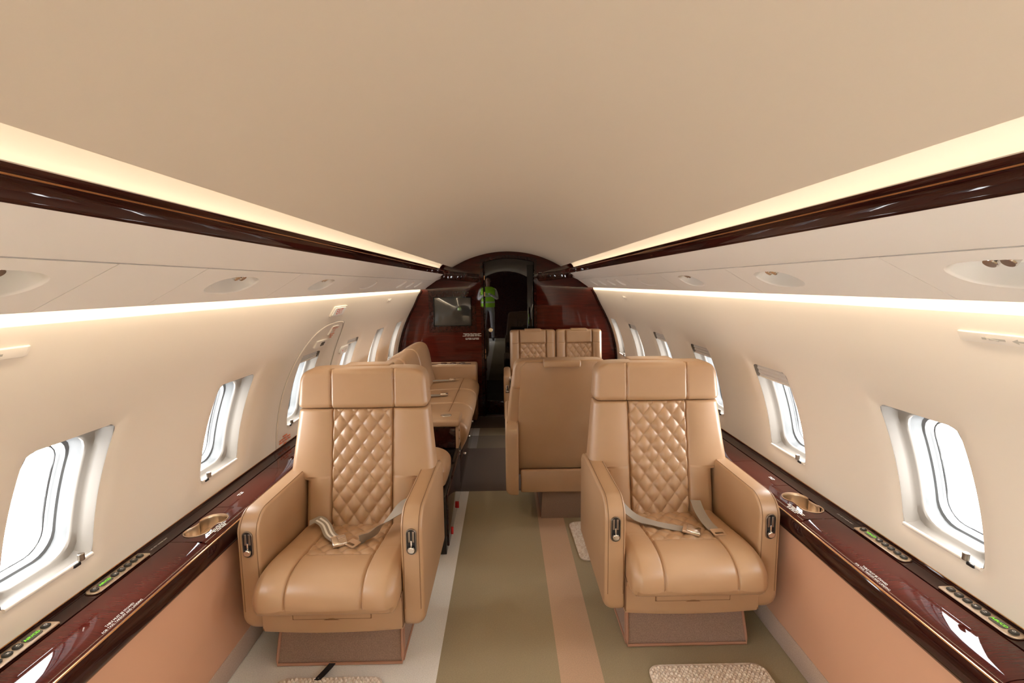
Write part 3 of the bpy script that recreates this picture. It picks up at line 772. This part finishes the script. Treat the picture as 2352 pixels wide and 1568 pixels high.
    # --- arms
    top, bot, R, Rb = .668, .205, .085, .05
    def zt(y):
        v = top-.006*max(0, y-.1)
        if y > .535: v -= .08-math.sqrt(max(0, .08**2-(y-.535)**2))
        return v-R+math.sqrt(max(0, R*R-max(0, R-y)**2)) if y < R else v
    def zb(y): return bot+Rb-math.sqrt(max(0, Rb*Rb-max(0, Rb-y)**2)) if y < Rb else bot
    def arm_inset(y): return .010*edge_in((.010-y)/.010) if y < .010 else (.012*edge_in((y-.603)/.012) if y > .603 else 0)
    ys = [0, .0008, .003, .006, .010, .018, .028, .04, .055, .07, .085, .12, .2, .35, .5, .58, .603, .609, .6135, .615]
    for s in (-1, 1):
        xi, xo = .259, .338; rings = []
        for y in ys:
            ins = arm_inset(y); lo, hi = zb(y)+ins, zt(y)-ins
            hx = (xo-xi)/2-ins; cxx = (xi+xo)/2; hz = (hi-lo)/2
            loop = rrect(hx, hz, 0, 5, 0, (hi+lo)/2, radii=(.016, .010, .010, .055))
            rings.append([(s*(cxx+px), y, pz) for px, pz in loop])
        V, Fc = loft(rings); a = mk('armrest', V, Fc, 'leather', S, 50)
        for xx in (xi+.0075, xo-.012):
            pth = [(s*xx, -.0004, z) for z in np.linspace(.29, top-R, 8)]+[(s*xx, R*(1-math.cos(t))-.0004*math.cos(t), top-R+R*math.sin(t)+.0003) for t in np.linspace(.15, PI/2, 8)]+[(s*xx, y, zt(y)+.0002) for y in (.15, .3, .45, .58)]
            tube('seam', pth, .0012, 'seam', a, 5)
        xc = s*(xi+xo)/2
        # recline lever in its oval plate
        L = empty('recline_lever', (xc, 0, 0)); L.parent = S
        so, si = stadium(.0195, .505, .606), stadium(.0155, .509, .602)
        rings = [[(x, y, z) for x, z in lp] for lp, y in ((so, .001), (so, -.003), (stadium(.0185, .506, .605), -.0045), (stadium(.0165, .508, .603), -.0045), (si, -.003), (si, -.0012))]
        V, Fc = loft(rings, True, False); mk('lever_bezel', V, Fc, 'bronze', L, 40)
        mk('lever_recess', [(x, -.0012, z) for x, z in si], [tuple(range(len(si)))], 'socket', L, smooth=False)
        for dx in (-.0075, .0075): rbox('lever_rail', (dx-.0042, -.0030, .553), (dx+.0042, -.0012, .595), .001, 'bronze', L)
        rbox('lever_stem', (-.003, -.005, .530), (.003, -.001, .560), .001, 'chrome', L)
        cyl('lever_knob', (0, -.0012, .528), (0, -1, -.25), .0135, .012, 'chrome', L, 20, .002)
    # --- carpeted plinth
    B = empty('plinth', (base_dx, 0, 0)); B.parent = S
    rings = []
    for z, f, y in ((0, 0, .085), (.03, 0, .083), (.23, .012, .145)):
        rings.append([(-.245+f, y, z), (.245-f, y, z), (.245-f, .50, z), (-.245+f, .50, z)])
    V, Fc = loft(rings); mk('plinth_carpet', V, Fc, 'plinth', B, 30)
    tube('plinth_binding', [(-.236, .142, .225), (-.246, .082, .03), (-.246, .080, .007), (.246, .080, .007), (.246, .082, .03), (.236, .142, .225)], .006, 'binding', B, 8)
    for s in (-1, 1): tube('plinth_binding', [(s*.247, .096, .006), (s*.247, .49, .006)], .005, 'binding', B, 8)
    for s in (-1, 1): tube('plinth_binding', [(s*.249, .100, .02), (s*.240, .156, .21)], .005, 'binding', B, 8)
    return S

def world_local(S, p): return (p[0]-S.location.x, p[1]-S.location.y, p[2])
seat = make_seat('cabin_armchair')
tag(seat, 'quilted tan leather armchair facing the camera, beside the left windows', 'armchair', 'cabin armchairs')
seat.location = (-.675, 1.70, 0)
seat_r = copy_tree(seat); seat_r.location = (.69, 1.765, 0)
tag(seat_r, 'quilted tan leather armchair facing the camera, beside the right windows', 'armchair', 'cabin armchairs')
seat_b = copy_tree(seat); seat_b.location = (.308, 3.47, 0); seat_b.rotation_euler = (0, 0, PI)
tag(seat_b, 'tan leather armchair seen from behind, turned away beside the aisle', 'armchair', 'cabin armchairs')
for S, dx in ((seat, -.017), (seat_r, .022), (seat_b, -.13)):
    for c in S.children:
        if c.name.startswith('plinth') and c.type == 'EMPTY': c.location.x = dx

for c in seat_b.children:          # headrest pushed down
    if c.name.startswith(('headrest', 'top_pad')): c.location.z -= .075
    if c.name.startswith('rear_shell'): c.scale.z = .93; c.location.z = .022
# seat belts
def belt(S, side_name, strapA, dirA, strapB, dirB, buckle_at, buckle_rz, tongue_at, tongue_rz, stripes):
    def loc(p): return (p[0]-S.location.x, p[1]-S.location.y, p[2])
    B = empty('seat_belt', (0, 0, 0)); B.parent = S
    a = ribbon('strap', [loc(p) for p in strapA], dirA, .046, .0022, 'webbing', B)
    if stripes:
        for o in (-.0085, .0095):
            pts = [tuple(Vector(loc(p))+Vector(d).normalized()*o+Vector((0, -.0004, .0016))) for p, d in zip(strapA, dirA)][1:]
            ribbon('strap_stripe', pts, dirA[1:], .008, .0012, 'white', a)
    b = ribbon('strap', [loc(p) for p in strapB], dirB, .046, .0022, 'webbing', B)
    k = empty('buckle', loc(buckle_at)); k.parent = B; k.rotation_euler = (math.radians(8), 0, buckle_rz)
    rbox('buckle_body', (-.027, -.034, .0), (.027, .034, .010), .002, 'satin', k)
    rbox('buckle_lid', (-.0285, -.036, .0095), (.0285, .020, .0165), .003, 'chrome', k)
    t = empty('tongue', loc(tongue_at)); t.parent = B; t.rotation_euler = (math.radians(5), 0, tongue_rz)
    outer = rrect(.027, .022, .006, 3); hole = rrect(.018, .0065, .003, 2, 0, -.008)
    pts, tris = fill2d(outer, [hole]); n = len(pts); V = [(x, y, 0) for x, y in pts]+[(x, y, .003) for x, y in pts]
    no, nh = len(outer), len(hole)
    Fc = [t_[::-1] for t_ in tris]+[tuple(i+n for i in t_) for t_ in tris]+[(i, (i+1) % no, n+(i+1) % no, n+i) for i in range(no)]+[(no+i, no+(i+1) % nh, n+no+(i+1) % nh, n+no+i) for i in range(nh)]
    mk('tongue_plate', V, Fc, 'satin', t, 30)
belt(seat_r, 'r', [(.45, 2.08, .56), (.49, 2.06, .505), (.545, 2.03, .466), (.60, 1.99, .463), (.66, 1.965, .458), (.715, 1.93, .463)], [(.3, .5, .6), (.3, .8, .4), (.3, 1, .2), (.3, 1, 0), (.35, 1, 0), (.4, 1, 0)],
     [(.838, 2.12, .50), (.835, 2.06, .476), (.835, 1.985, .464), (.838, 1.91, .466)], [(1, .1, 0), (1, .1, 0), (1, .05, 0), (1, .05, 0)],
     (.738, 1.905, .464), math.radians(65), (.842, 1.885, .470), math.radians(4), False)
belt(seat, 'l', [(-.885, 2.03, .468), (-.85, 2.04, .478), (-.81, 2.01, .470), (-.765, 1.94, .462), (-.722, 1.895, .464)], [(.3, .9, .2), (.7, .7, .2), (.85, .55, 0), (.85, .5, 0), (.85, .45, 0)],
     [(-.42, 2.02, .56), (-.47, 2.02, .545), (-.53, 1.985, .500), (-.575, 1.93, .474), (-.622, 1.875, .466)], [(0, .3, .9), (.1, .5, .8), (.35, .9, .3), (.6, .8, .1), (.65, .75, 0)],
     (-.704, 1.872, .464), math.radians(28), (-.642, 1.852, .468), math.radians(-35), True)

# ------------------------------------------------------------------ sofa along the left wall
sofa = empty('sofa', (-.70, 3.95, 0), label='long tan leather sofa along the left wall beyond the near armchair', cat='sofa')
def sl(p): return (p[0]+.70, p[1]-3.95, p[2])
def sbox(name, lo, hi, r, m, par=None, seg=3): return rbox(name, sl(lo), sl(hi), r, m, par or sofa, seg)
sbox('base', (-1.035, 2.557, .004), (-.362, 5.40, .338), .004, 'black')
sbox('base_fascia', (-.372, 2.60, .03), (-.352, 3.32, .330), .004, 'wood')
sbox('base_fascia', (-.372, 3.34, .09), (-.352, 5.14, .250), .004, 'wood')
for y in (3.62, 4.05, 4.5): cyl('drawer_knob', sl((-.352, y, .205)), (1, 0, 0), .011, .016, 'chrome', sofa, 16, .002)
for y in (2.72, 3.06): rbox('floor_reflector', sl((-.354, y, .035)), sl((-.342, y+.018, .075)), .002, 'redlamp', sofa)
def cushion(name, prof, y0, y1, seams, m='leather', parent=None, hwr=.04):
    P = np.array(smoothline(prof, 10, True)); T = np.roll(P, -1, 0)-np.roll(P, 1, 0); T /= np.linalg.norm(T, axis=1)[:, None]; N = np.stack([-T[:, 1], T[:, 0]], 1)
    if ((P-P.mean(0))*N).sum() < 0: N = -N
    rings = []
    for y in list(np.linspace(y0, y0+hwr, 9))+list(np.linspace(y0+hwr, y1-hwr, 12))[1:-1]+list(np.linspace(y1-hwr, y1, 9)):
        e = max(0, (y0+hwr-y)/hwr, (y-(y1-hwr))/hwr); ins = hwr*.8*edge_in(e)
        ring = []
        for p, n_v in zip(P, N):
            d = .006*math.sin(PI*(y-y0)/(y1-y0))
            for xs_ in seams:
                if n_v[1] > .3: d += groove(p[0], xs_, .006, .006)
            q = p+n_v*(d*(1-min(1, e))-ins); ring.append(sl((q[0], y, q[1])))
        rings.append(ring)
    V, Fc = loft(rings); return mk(name, V, Fc, m, parent or sofa, 60)
seatprof = [(-.95, .47), (-.80, .485), (-.65, .492), (-.50, .497), (-.42, .495), (-.355, .478), (-.318, .440), (-.310, .395), (-.322, .345), (-.345, .30), (-.365, .265), (-.385, .262), (-.40, .30), (-.45, .345), (-.70, .345), (-.95, .345), (-.98, .40)]
for y0, y1 in ((3.50, 4.065), (4.065, 4.62), (4.62, 5.16)): cushion('seat_cushion', seatprof, y0, y1, (-.475,), hwr=.03)
for y0, y1 in ((3.52, 4.055), (4.075, 4.61), (4.63, 5.14)): tube('seam', [sl((-.475, y0, .497)), sl((-.475, (y0+y1)/2, .5005)), sl((-.475, y1, .497))], .0035, 'seam', sofa, 5)
nearprof = [(-.95, .49), (-.80, .505), (-.60, .512), (-.48, .508), (-.41, .49), (-.372, .455), (-.368, .41), (-.378, .365), (-.41, .345), (-.60, .343), (-.95, .343), (-.98, .41)]
cushion('end_cushion', nearprof, 2.59, 2.99, (), hwr=.12)
backprof = [(-.785, .47), (-.80, .60), (-.815, .72), (-.832, .81), (-.862, .875), (-.915, .900), (-.985, .885), (-1.025, .84), (-1.028, .72), (-1.026, .55), (-1.01, .46), (-.92, .45)]
for y0, y1 in ((3.36, 3.95), (3.95, 4.53), (4.53, 5.14)): cushion('back_cushion', backprof, y0, y1, (), hwr=.035)
for y0, y1 in ((3.36, 3.95), (3.95, 4.53), (4.53, 5.14)): tube('seam', [sl((-.819, y0+.02, .725)), sl((-.814, (y0+y1)/2, .727)), sl((-.819, y1-.02, .725))], .003, 'seam', sofa, 5)
# console with cup holder between the end seat and the sofa
sbox('console', (-1.035, 3.355, .34), (-.385, 3.53, .505), .006, 'wood')
sbox('console_pad', (-1.035, 3.325, .50), (-.352, 3.575, .552), .018, 'leather', None, 4)
cyl('console_cup_holder', sl((-.46, 3.46, .540)), (0, 0, 1), .042, .0135, 'chrome', sofa, 28, .003)
cyl('console_cup_well', sl((-.46, 3.46, .5535)), (0, 0, 1), .036, .0008, 'satin', sofa, 28)
sbox('console_panel', (-.387, 3.36, .03), (-.365, 3.53, .50), .006, 'leather')
for z in (.40, .46, .30): cyl('console_button', sl((-.366, 3.40, z)), (1, 0, 0), .010, .008, 'chrome', sofa, 14, .002)
# far arm with a metal strip
sbox('far_arm', (-1.035, 5.165, .02), (-.338, 5.40, .640), .022, 'leather', None, 4)
sbox('far_arm_strip', (-.86, 5.19, .636), (-.40, 5.235, .645), .003, 'chrome')
for x in (-.70, -.60, -.50): cyl('far_arm_cup', sl((x, 5.29, .636)), (0, 0, 1), .035, .006, 'chrome', sofa, 22, .002)
# belts lying on the sofa
def sofa_belt(x, y, label):
    b = empty('lap_belt', (x, y, .506), label=label, cat='seat belt', group='sofa belts')
    ribbon('strap', [(-.25, -.05, .004), (-.15, -.03, .007), (-.06, -.01, .006), (0, 0, .006)], [(0, 1, .1)]*4, .045, .0022, 'webbing', b)
    k = rbox('buckle', (-.01, -.028, .003), (.055, .028, .020), .003, 'chrome', b)
    rbox('buckle_lid', (-.005, -.024, .019), (.035, .024, .024), .002, 'satin', k)
sofa_belt(-.60, 4.98, 'grey lap belt with chrome buckle on the far end of the sofa')
sofa_belt(-.60, 4.30, 'grey lap belt with chrome buckle on the middle sofa cushion')

# ------------------------------------------------------------------ double seat against the bulkhead
dbl = empty('double_seat', (.525, 5.0, 0), label='two-place tan leather seat facing the camera against the far bulkhead', cat='double seat')
def dbl_back(xc, h):
    def disp(x, z):
        d = groove(abs(x), .142, .008, .022)
        if abs(x) < .142:
            if z < .858: d += quilt(x/.068+z/.092, x/.068-z/.092, .014)-.006
            else: d += .010
            d += groove(z, .860, .006, .016)
        else: d += .012*math.sin(PI*min(1, (abs(x)-.142)/(h-.142)))+groove(z, .862, .003, .004)
        return d
    o = slab('backrest', list(np.linspace(.40, 1.0, 150)), lambda z: h, lambda z: .135+(z-.4)*.12, .11, disp, xs_dense(110), 'leather', dbl, .028, .03)
    o.location.x = xc
    p = rbox('top_pad', (-.09, .20, .985), (.09, .29, 1.012), .010, 'leather', dbl); p.location.x = xc
dbl_back(-.254, .246); dbl_back(.243, .246)
for xc in (-.252, .240): rbox('seat_cushion', (xc-.243, -.36, .33), (xc+.243, .16, .46), .04, 'leather', dbl, 4)
rbox('base', (-.48, -.30, .004), (.48, .30, .335), .01, 'leather', dbl)
arm = rbox('armrest', (-.570, -.36, .17), (-.500, .20, .612), .024, 'leather', dbl, 4)
rbox('armrest', (.497, -.36, .17), (.508, .20, .612), .004, 'leather', dbl, 4)
rbox('latch_plate', (-.553, -.366, .445), (-.515, -.358, .520), .003, 'chrome', arm)
rbox('latch_slot', (-.540, -.369, .470), (-.530, -.364, .515), .001, 'socket', arm)
rbox('latch_button', (-.549, -.371, .450), (-.519, -.364, .464), .002, 'chrome', arm)
hs = empty('handset', (.030, 4.625, .535), label='black telephone handset hooked on the armrest of the double seat', cat='handset')
V, Fc = loft([[(.014*f*math.cos(a), .016*f*math.sin(a)-.006*math.sin((z+.04)/.08*PI), z) for a in [2*PI*i/14 for i in range(14)]] for z, f in ((-.045, .5), (-.04, .95), (-.028, 1.15), (-.012, .8), (.012, .8), (.028, 1.15), (.04, .95), (.045, .5))])
mk('handset_body', V, Fc, 'black', hs, 50)
rbox('handset_cradle', (-.018, .008, -.05), (.018, .022, .05), .004, 'bronze', hs)

# ------------------------------------------------------------------ floor mats
def floor_mat(x0, x1, y0, y1, label, rz=0):
    e = empty('floor_mat', ((x0+x1)/2, (y0+y1)/2, 0), rz, label=label, cat='floor mat', group='cream loop pile mats')
    hx, hy = (x1-x0)/2, (y1-y0)/2; r = .045
    loop = rrect(hx, hy, r, 8)
    V, Fc = loft([[(x, y, z) for x, y in rrect(hx-i, hy-i, r, 8)] for z, i in ((.001, .002), (.010, 0), (.013, .003), (.012, .008))])
    mk('mat_binding', V, Fc, 'rug', e, 50)
    # pile: one bump for every loop, laid in staggered rows
    V, Fc = [], []; d = .0165; row = 0; y = -hy+.010
    rnd = random.Random(int(x0*1000))
    while y < hy-.008:
        x = -hx+.010+(d/2 if row % 2 else 0)
        while x < hx-.008:
            inside = True
            if abs(x) > hx-r and abs(y) > hy-r: inside = math.hypot(abs(x)-(hx-r), abs(y)-(hy-r)) < r-.008
            if inside:
                b = len(V); h = .019+rnd.uniform(-.002, .0025); q = d*.56; jx, jy = rnd.uniform(-.0012, .0012), rnd.uniform(-.0012, .0012)
                V += [(x-q+jx, y+jy, .011), (x+jx, y-q+jy, .011), (x+q+jx, y+jy, .011), (x+jx, y+q+jy, .011),
                      (x-q*.55+jx, y+jy, h-.002), (x+jx, y-q*.55+jy, h-.002), (x+q*.55+jx, y+jy, h-.002), (x+jx, y+q*.55+jy, h-.002), (x+jx, y+jy, h)]
                Fc += [(b, b+1, b+5, b+4), (b+1, b+2, b+6, b+5), (b+2, b+3, b+7, b+6), (b+3, b, b+4, b+7), (b+4, b+5, b+8), (b+5, b+6, b+8), (b+6, b+7, b+8), (b+7, b+4, b+8)]
            x += d
        y += d*.62; row += 1
    pl = mk('mat_pile', V, Fc, 'rug', e, 0); pl['kind'] = 'stuff'
floor_mat(.512, .965, .95, 1.735, 'cream loop pile mat on the floor in front of the right armchair')
floor_mat(-.905, -.497, .95, 1.708, 'cream loop pile mat on the floor in front of the left armchair')
floor_mat(.362, .80, 2.475, 2.90, 'cream loop pile mat beside the aisle, behind the right armchair', math.radians(2))
st = ribbon('floor_strap', [(-.715, 1.80, .012), (-.725, 1.765, .010), (-.742, 1.715, .012), (-.75, 1.69, .016)], [(1, .2, 0)]*4, .024, .003, 'socket')
tag(st, 'short black strap lying on the carpet before the left armchair', 'strap')

# ------------------------------------------------------------------ fittings on the walls
def wall_frame(side, y, z):
    """point on the wall, direction of travel forward, up along the wall, inward normal"""
    dx = (wallX(z+.004)-wallX(z-.004))/.008; t = Vector((side*dx, 0, 1)).normalized(); n = Vector((-side, 0, 0)); n = (n-t*n.dot(t)).normalized()
    return Vector((side*wallX(z), y, z)), Vector((0, 1, 0)), t, n
def wall_plate(name, side, y, z, hy, hz, r, th, m, parent=None, skew=0):
    p, f, t, n = wall_frame(side, y, z)
    loop = rrect(hy, hz, r, 5)
    rings = [[p+f*(a*k+skew*b)+t*b*k+n*d for a, b in loop] for k, d in ((1, -.004), (1, th*.7), (.97 if hz > .02 else .96, th))]
    V, Fc = loft(rings)
    return mk(name, V, Fc, m, parent, 30)
def wall_text(name, body, size, side, y, z, lift, m, parent=None, **kw):
    p, f, t, n = wall_frame(side, y, z); rd = -f if side > 0 else f
    if not isinstance(body, str): return fine_print(name, body, size, p+n*lift, rd, t, m, parent, .0004)
    return lettering(name, body, size, p+n*lift, rd, t, m, parent, lift=.0004, **kw)
# notice strips by the near windows
for side, sn, yc in ((1, 'right', .885), (-1, 'left', .815)):
    e = empty('notice_strip', (0, 0, 0), label='thin cream notice strip high on the %s wall near the camera' % sn, cat='notice strip', group='wall notice strips')
    wall_plate('strip_plate', side, yc, 1.369, .18, .012, .002, .006, 'plastic', e)
    wall_text('strip_text', [[2, 7]], .009, side, yc+side*.10 if side > 0 else yc+.10, 1.369, .0065, 'grey', e)
    p, f, t, n = wall_frame(side, yc, 1.369)
    if side > 0:
        q = [(-.03, .002), (-.005, .002), (-.005, .006), (.008, 0), (-.005, -.006), (-.005, -.002), (-.03, -.002)]
        mk('strip_arrow', [p+f*(a+.055)+t*b+n*.0067 for a, b in q], [tuple(range(7))], 'grey', e, smooth=False)
        tube('strip_mark', [p+f*.115+t*.003+n*.0067, p+f*.10+n*.0067, p+f*.09-t*.003+n*.0067], .0016, 'grey', e, 5)
        wall_text('strip_text', [[4, 2]], .008, side, yc-.02, 1.369, .0065, 'grey', e)
for side, sn, y in ((1, 'right', 4.13), (-1, 'left', 4.10)):
    e = empty('wall_latch', (0, 0, 0), label='small cream latch plate high on the far %s wall' % sn, cat='latch', group='wall latches')
    wall_plate('latch_plate', side, y, 1.371, .055, .011, .003, .004, 'plastic', e)
    wall_plate('latch_tab', side, y-.01, 1.371, .03, .004, .002, .008, 'plastic', e)
# lit exit sign
e = empty('exit_sign', (0, 0, 0), label='small exit sign with red letters above the emergency hatch', cat='exit sign')
wall_plate('sign_housing', -1, 2.875, 1.348, .112, .033, .014, .010, 'plastic', e, .35)
wall_plate('sign_lens', -1, 2.865, 1.350, .090, .024, .008, .013, 'white', e, .35)
wall_text('sign_text', 'EXIT', .050, -1, 2.865, 1.350, .0135, 'red', e)
# emergency hatch in the wall
h = empty('door_2', (0, 0, 0), label='emergency exit hatch let into the left wall round a window', kind='structure')
loop = [(2.50, .64), (2.50, .80), (2.51, .98), (2.55, 1.12), (2.63, 1.22), (2.75, 1.268), (2.90, 1.282), (3.04, 1.278), (3.11, 1.25), (3.155, 1.15), (3.185, 1.0), (3.20, .82), (3.20, .64)]
lp = smoothline(loop, 6)
tube('hatch_seam', [(-(wallX(z)-.0008), y, z) for y, z in lp], .0012, 'grey', h, 6)
def hatch_band(f0, d0, f1, d1, m, nm2):
    cy_, cz_ = 2.85, .9
    rings = [[(-(wallX(cz_+(z-cz_)*f)-d), cy_+(y-cy_)*f, cz_+(z-cz_)*f) for y, z in lp] for f, d in ((f0, d0), ((f0+f1)/2, d1), (f1, d1*.5))]
    V, Fc = loft(rings, False, False); mk(nm2, V, Fc, m, h, 60)
hatch_band(.995, .0, .965, .006, 'ivory', 'hatch_rim')
wall_plate('handle_cover', -1, 2.82, 1.165, .085, .022, .006, .009, 'plastic', h, .3)
wall_plate('handle_window', -1, 2.835, 1.163, .026, .012, .002, .0105, 'socket', h, .3)
wall_plate('hatch_label', -1, 2.93, 1.232, .050, .030, .003, .0085, 'plastic', h, .3)
wall_text('hatch_text', 'EMERGENCY\nEXIT', .021, -1, 2.935, 1.238, .0095, 'orange', h)
wall_text('hatch_text', [[4, 6], [4, 3], [5]], .012, -1, 2.925, 1.203, .0095, 'orange', h)
wall_text('hatch_text', [[7], [2, 3, 4, 5], [5, 2, 4, 4], [4]], .014, -1, 2.60, .665, .004, 'orange', h)
e = empty('exit_marker', (0, 0, 0), label='small rounded white exit marker on the left wall beside the hatch', cat='exit marker')
wall_plate('marker_body', -1, 3.34, 1.062, .070, .026, .020, .014, 'white', e, .2)
wall_text('marker_text', '\u2190 EXIT' if False else 'EXIT', .026, -1, 3.36, 1.062, .0145, 'grey', e)
p, f, t, n = wall_frame(-1, 3.305, 1.062)
mk('marker_arrow', [p+n*.0148+f*a+t*b for a, b in ((-.014, 0), (.002, .009), (.002, -.009))], [(0, 1, 2)], 'red', e, smooth=False)

# ------------------------------------------------------------------ person standing behind the camera, mirrored in the far door
def person():
    P = empty('person', (-.47, -2.0, 0), label='person in a bright green safety vest and grey trousers, mirrored in the far door', cat='person')
    bm_ = mat('person_clothes', (.5, .5, .5), .8)
    tc = nd(bm_, 'ShaderNodeTexCoord'); sp = nd(bm_, 'ShaderNodeSeparateXYZ'); lk(bm_, tc.outputs['Object'], sp.inputs[0])
    r = nd(bm_, 'ShaderNodeValToRGB'); r.color_ramp.interpolation = 'CONSTANT'; el = r.color_ramp.elements
    el[0].position = 0; el[0].color = (.04, .035, .03, 1); el[1].position = .09/1.7; el[1].color = (.42, .42, .46, 1)
    for z, c in ((.93, (.78, .78, .80)), (1.42, (.55, .33, .24))):
        e = el.new(z/1.7); e.color = (*c, 1)
    dv = nd(bm_, 'ShaderNodeMath'); dv.operation = 'DIVIDE'; dv.inputs[1].default_value = 1.7; lk(bm_, sp.outputs['Z'], dv.inputs[0]); lk(bm_, dv.outputs[0], r.inputs[0])
    lk(bm_, r.outputs[0], bm_.node_tree.nodes['Principled BSDF'].inputs['Base Color'])
    J = {'pelvis': (0, 0, .92, .135, .10), 'waist': (0, 0, 1.06, .125, .095), 'chest': (0, 0, 1.26, .150, .105), 'neckb': (0, 0, 1.42, .060, .058), 'neck': (0, .01, 1.47, .050, .052), 'head1': (0, .018, 1.545, .062, .078), 'head2': (0, .012, 1.62, .068, .085), 'head3': (0, .0, 1.675, .045, .055)}
    E_ = [('pelvis', 'waist'), ('waist', 'chest'), ('chest', 'neckb'), ('neckb', 'neck'), ('neck', 'head1'), ('head1', 'head2'), ('head2', 'head3')]
    for s, t in ((-1, 'l'), (1, 'r')):
        fwd = .16 if s < 0 else .20
        J.update({'hip'+t: (s*.095, 0, .86, .088, .088), 'knee'+t: (s*.105, .015, .48, .058, .060), 'calf'+t: (s*.108, -.01, .32, .052, .054), 'ankle'+t: (s*.112, -.02, .09, .036, .040), 'toe'+t: (s*.125, .13, .035, .038, .030),
                  'sho'+t: (s*.185, 0, 1.375, .058, .056), 'elb'+t: (s*.245, .03, 1.11, .042, .042), 'wri'+t: (s*.13, fwd+.06, 1.20, .028, .026), 'palm'+t: (s*.075, fwd+.10, 1.235, .030, .018)})
        E_ += [('pelvis', 'hip'+t), ('hip'+t, 'knee'+t), ('knee'+t, 'calf'+t), ('calf'+t, 'ankle'+t), ('ankle'+t, 'toe'+t), ('chest', 'sho'+t), ('sho'+t, 'elb'+t), ('elb'+t, 'wri'+t), ('wri'+t, 'palm'+t)]
        for k in range(5):
            a = (k-1.5)*.012; ln = (.03, .045, .05, .046, .036)[k] if k else .03
            n1, n2 = 'f%s%d' % (t, k), 'g%s%d' % (t, k)
            if k == 0: J[n1] = (s*.06, fwd+.09, 1.265, .010, .010); J[n2] = (s*.035, fwd+.09, 1.275, .008, .008)
            else: J[n1] = (s*.04, fwd+.115, 1.235+a, .009, .009); J[n2] = (s*.012, fwd+.105, 1.235+a, .008, .008)
            E_ += [('palm'+t, n1), (n1, n2)]
    names = list(J); me = bpy.data.meshes.new('body'); me.from_pydata([J[n][:3] for n in names], [(names.index(a), names.index(b)) for a, b in E_], [])
    o = bpy.data.objects.new('body', me); COL.objects.link(o); o.parent = P; me.materials.append(bm_)
    md = o.modifiers.new('skin', 'SKIN'); md.use_smooth_shade = True
    if not me.skin_vertices: 
        with bpy.context.temp_override(object=o, active_object=o): pass
    for i, n in enumerate(names):
        sv = me.skin_vertices[0].data[i]; sv.radius = J[n][3:5]; sv.use_root = (n == 'pelvis')
    o.modifiers.new('sub', 'SUBSURF').levels = 1; o.modifiers['sub'].render_levels = 2
    vest = mat('hi_vis_green', (.42, .95, .02), .7); band = mat('reflective_band', (.75, .77, .78), .3)
    rings = []
    for z, w, d in ((.90, .175, .135), (1.0, .172, .130), (1.12, .170, .128), (1.25, .190, .140), (1.34, .205, .130), (1.40, .165, .100), (1.435, .095, .080)):
        rings.append([(w*math.copysign(abs(math.cos(a))**.8, math.cos(a)), d*math.copysign(abs(math.sin(a))**.8, math.sin(a)), z) for a in [2*PI*i/28 for i in range(28)]])
    V, Fc = loft(rings, True, False); vo = mk('vest', V, Fc, vest, P, 60)
    for z, w, d in ((1.03, .176, .134), (1.19, .186, .140)):
        rings = [[(w*math.copysign(abs(math.cos(a))**.8, math.cos(a)), d*math.copysign(abs(math.sin(a))**.8, math.sin(a)), z+h) for a in [2*PI*i/28 for i in range(28)]] for h in (-.02, .02)]
        V, Fc = loft(rings, True, False); mk('vest_band', V, Fc, band, vo, 60)
    hair = mat('dark_hair', (.02, .015, .012), .6); rings = []
    for k in range(9):
        a = k/8*PI/2; z = 1.60+.115*math.sin(a); rr = math.cos(a)
        rings.append([(.079*rr*math.cos(t), -.012+.100*rr*math.sin(t)*(1 if math.sin(t) < 0 else .78), z+(.03 if math.sin(t) > .3 and k == 0 else 0)) for t in [2*PI*i/20 for i in range(20)]])
    V, Fc = loft(rings, True, False); mk('hair', V, Fc, hair, P, 0)
    skin = mat('skin', (.55, .33, .24), .5)
    V, Fc = loft([[(f*.011*math.cos(t), .088+y, 1.57+z+f*.006*math.sin(t)) for t in [2*PI*i/8 for i in range(8)]] for f, y, z in ((.6, 0, .03), (.9, .008, .012), (1.2, .016, -.004), (.6, .004, -.012))]); mk('nose', V, Fc, skin, P, 0)
    for s in (-1, 1):
        cyl('ear', (s*.068, -.002, 1.575), (s, -.3, 0), .022, .012, skin, P, 12, .004)
        cyl('eye', (s*.027, .085, 1.60), (0, 1, 0), .008, .006, 'socket', P, 10, .002)
    rbox('mouth', (-.02, .084, 1.518), (.02, .094, 1.525), .002, 'red', P)
    return P
person()
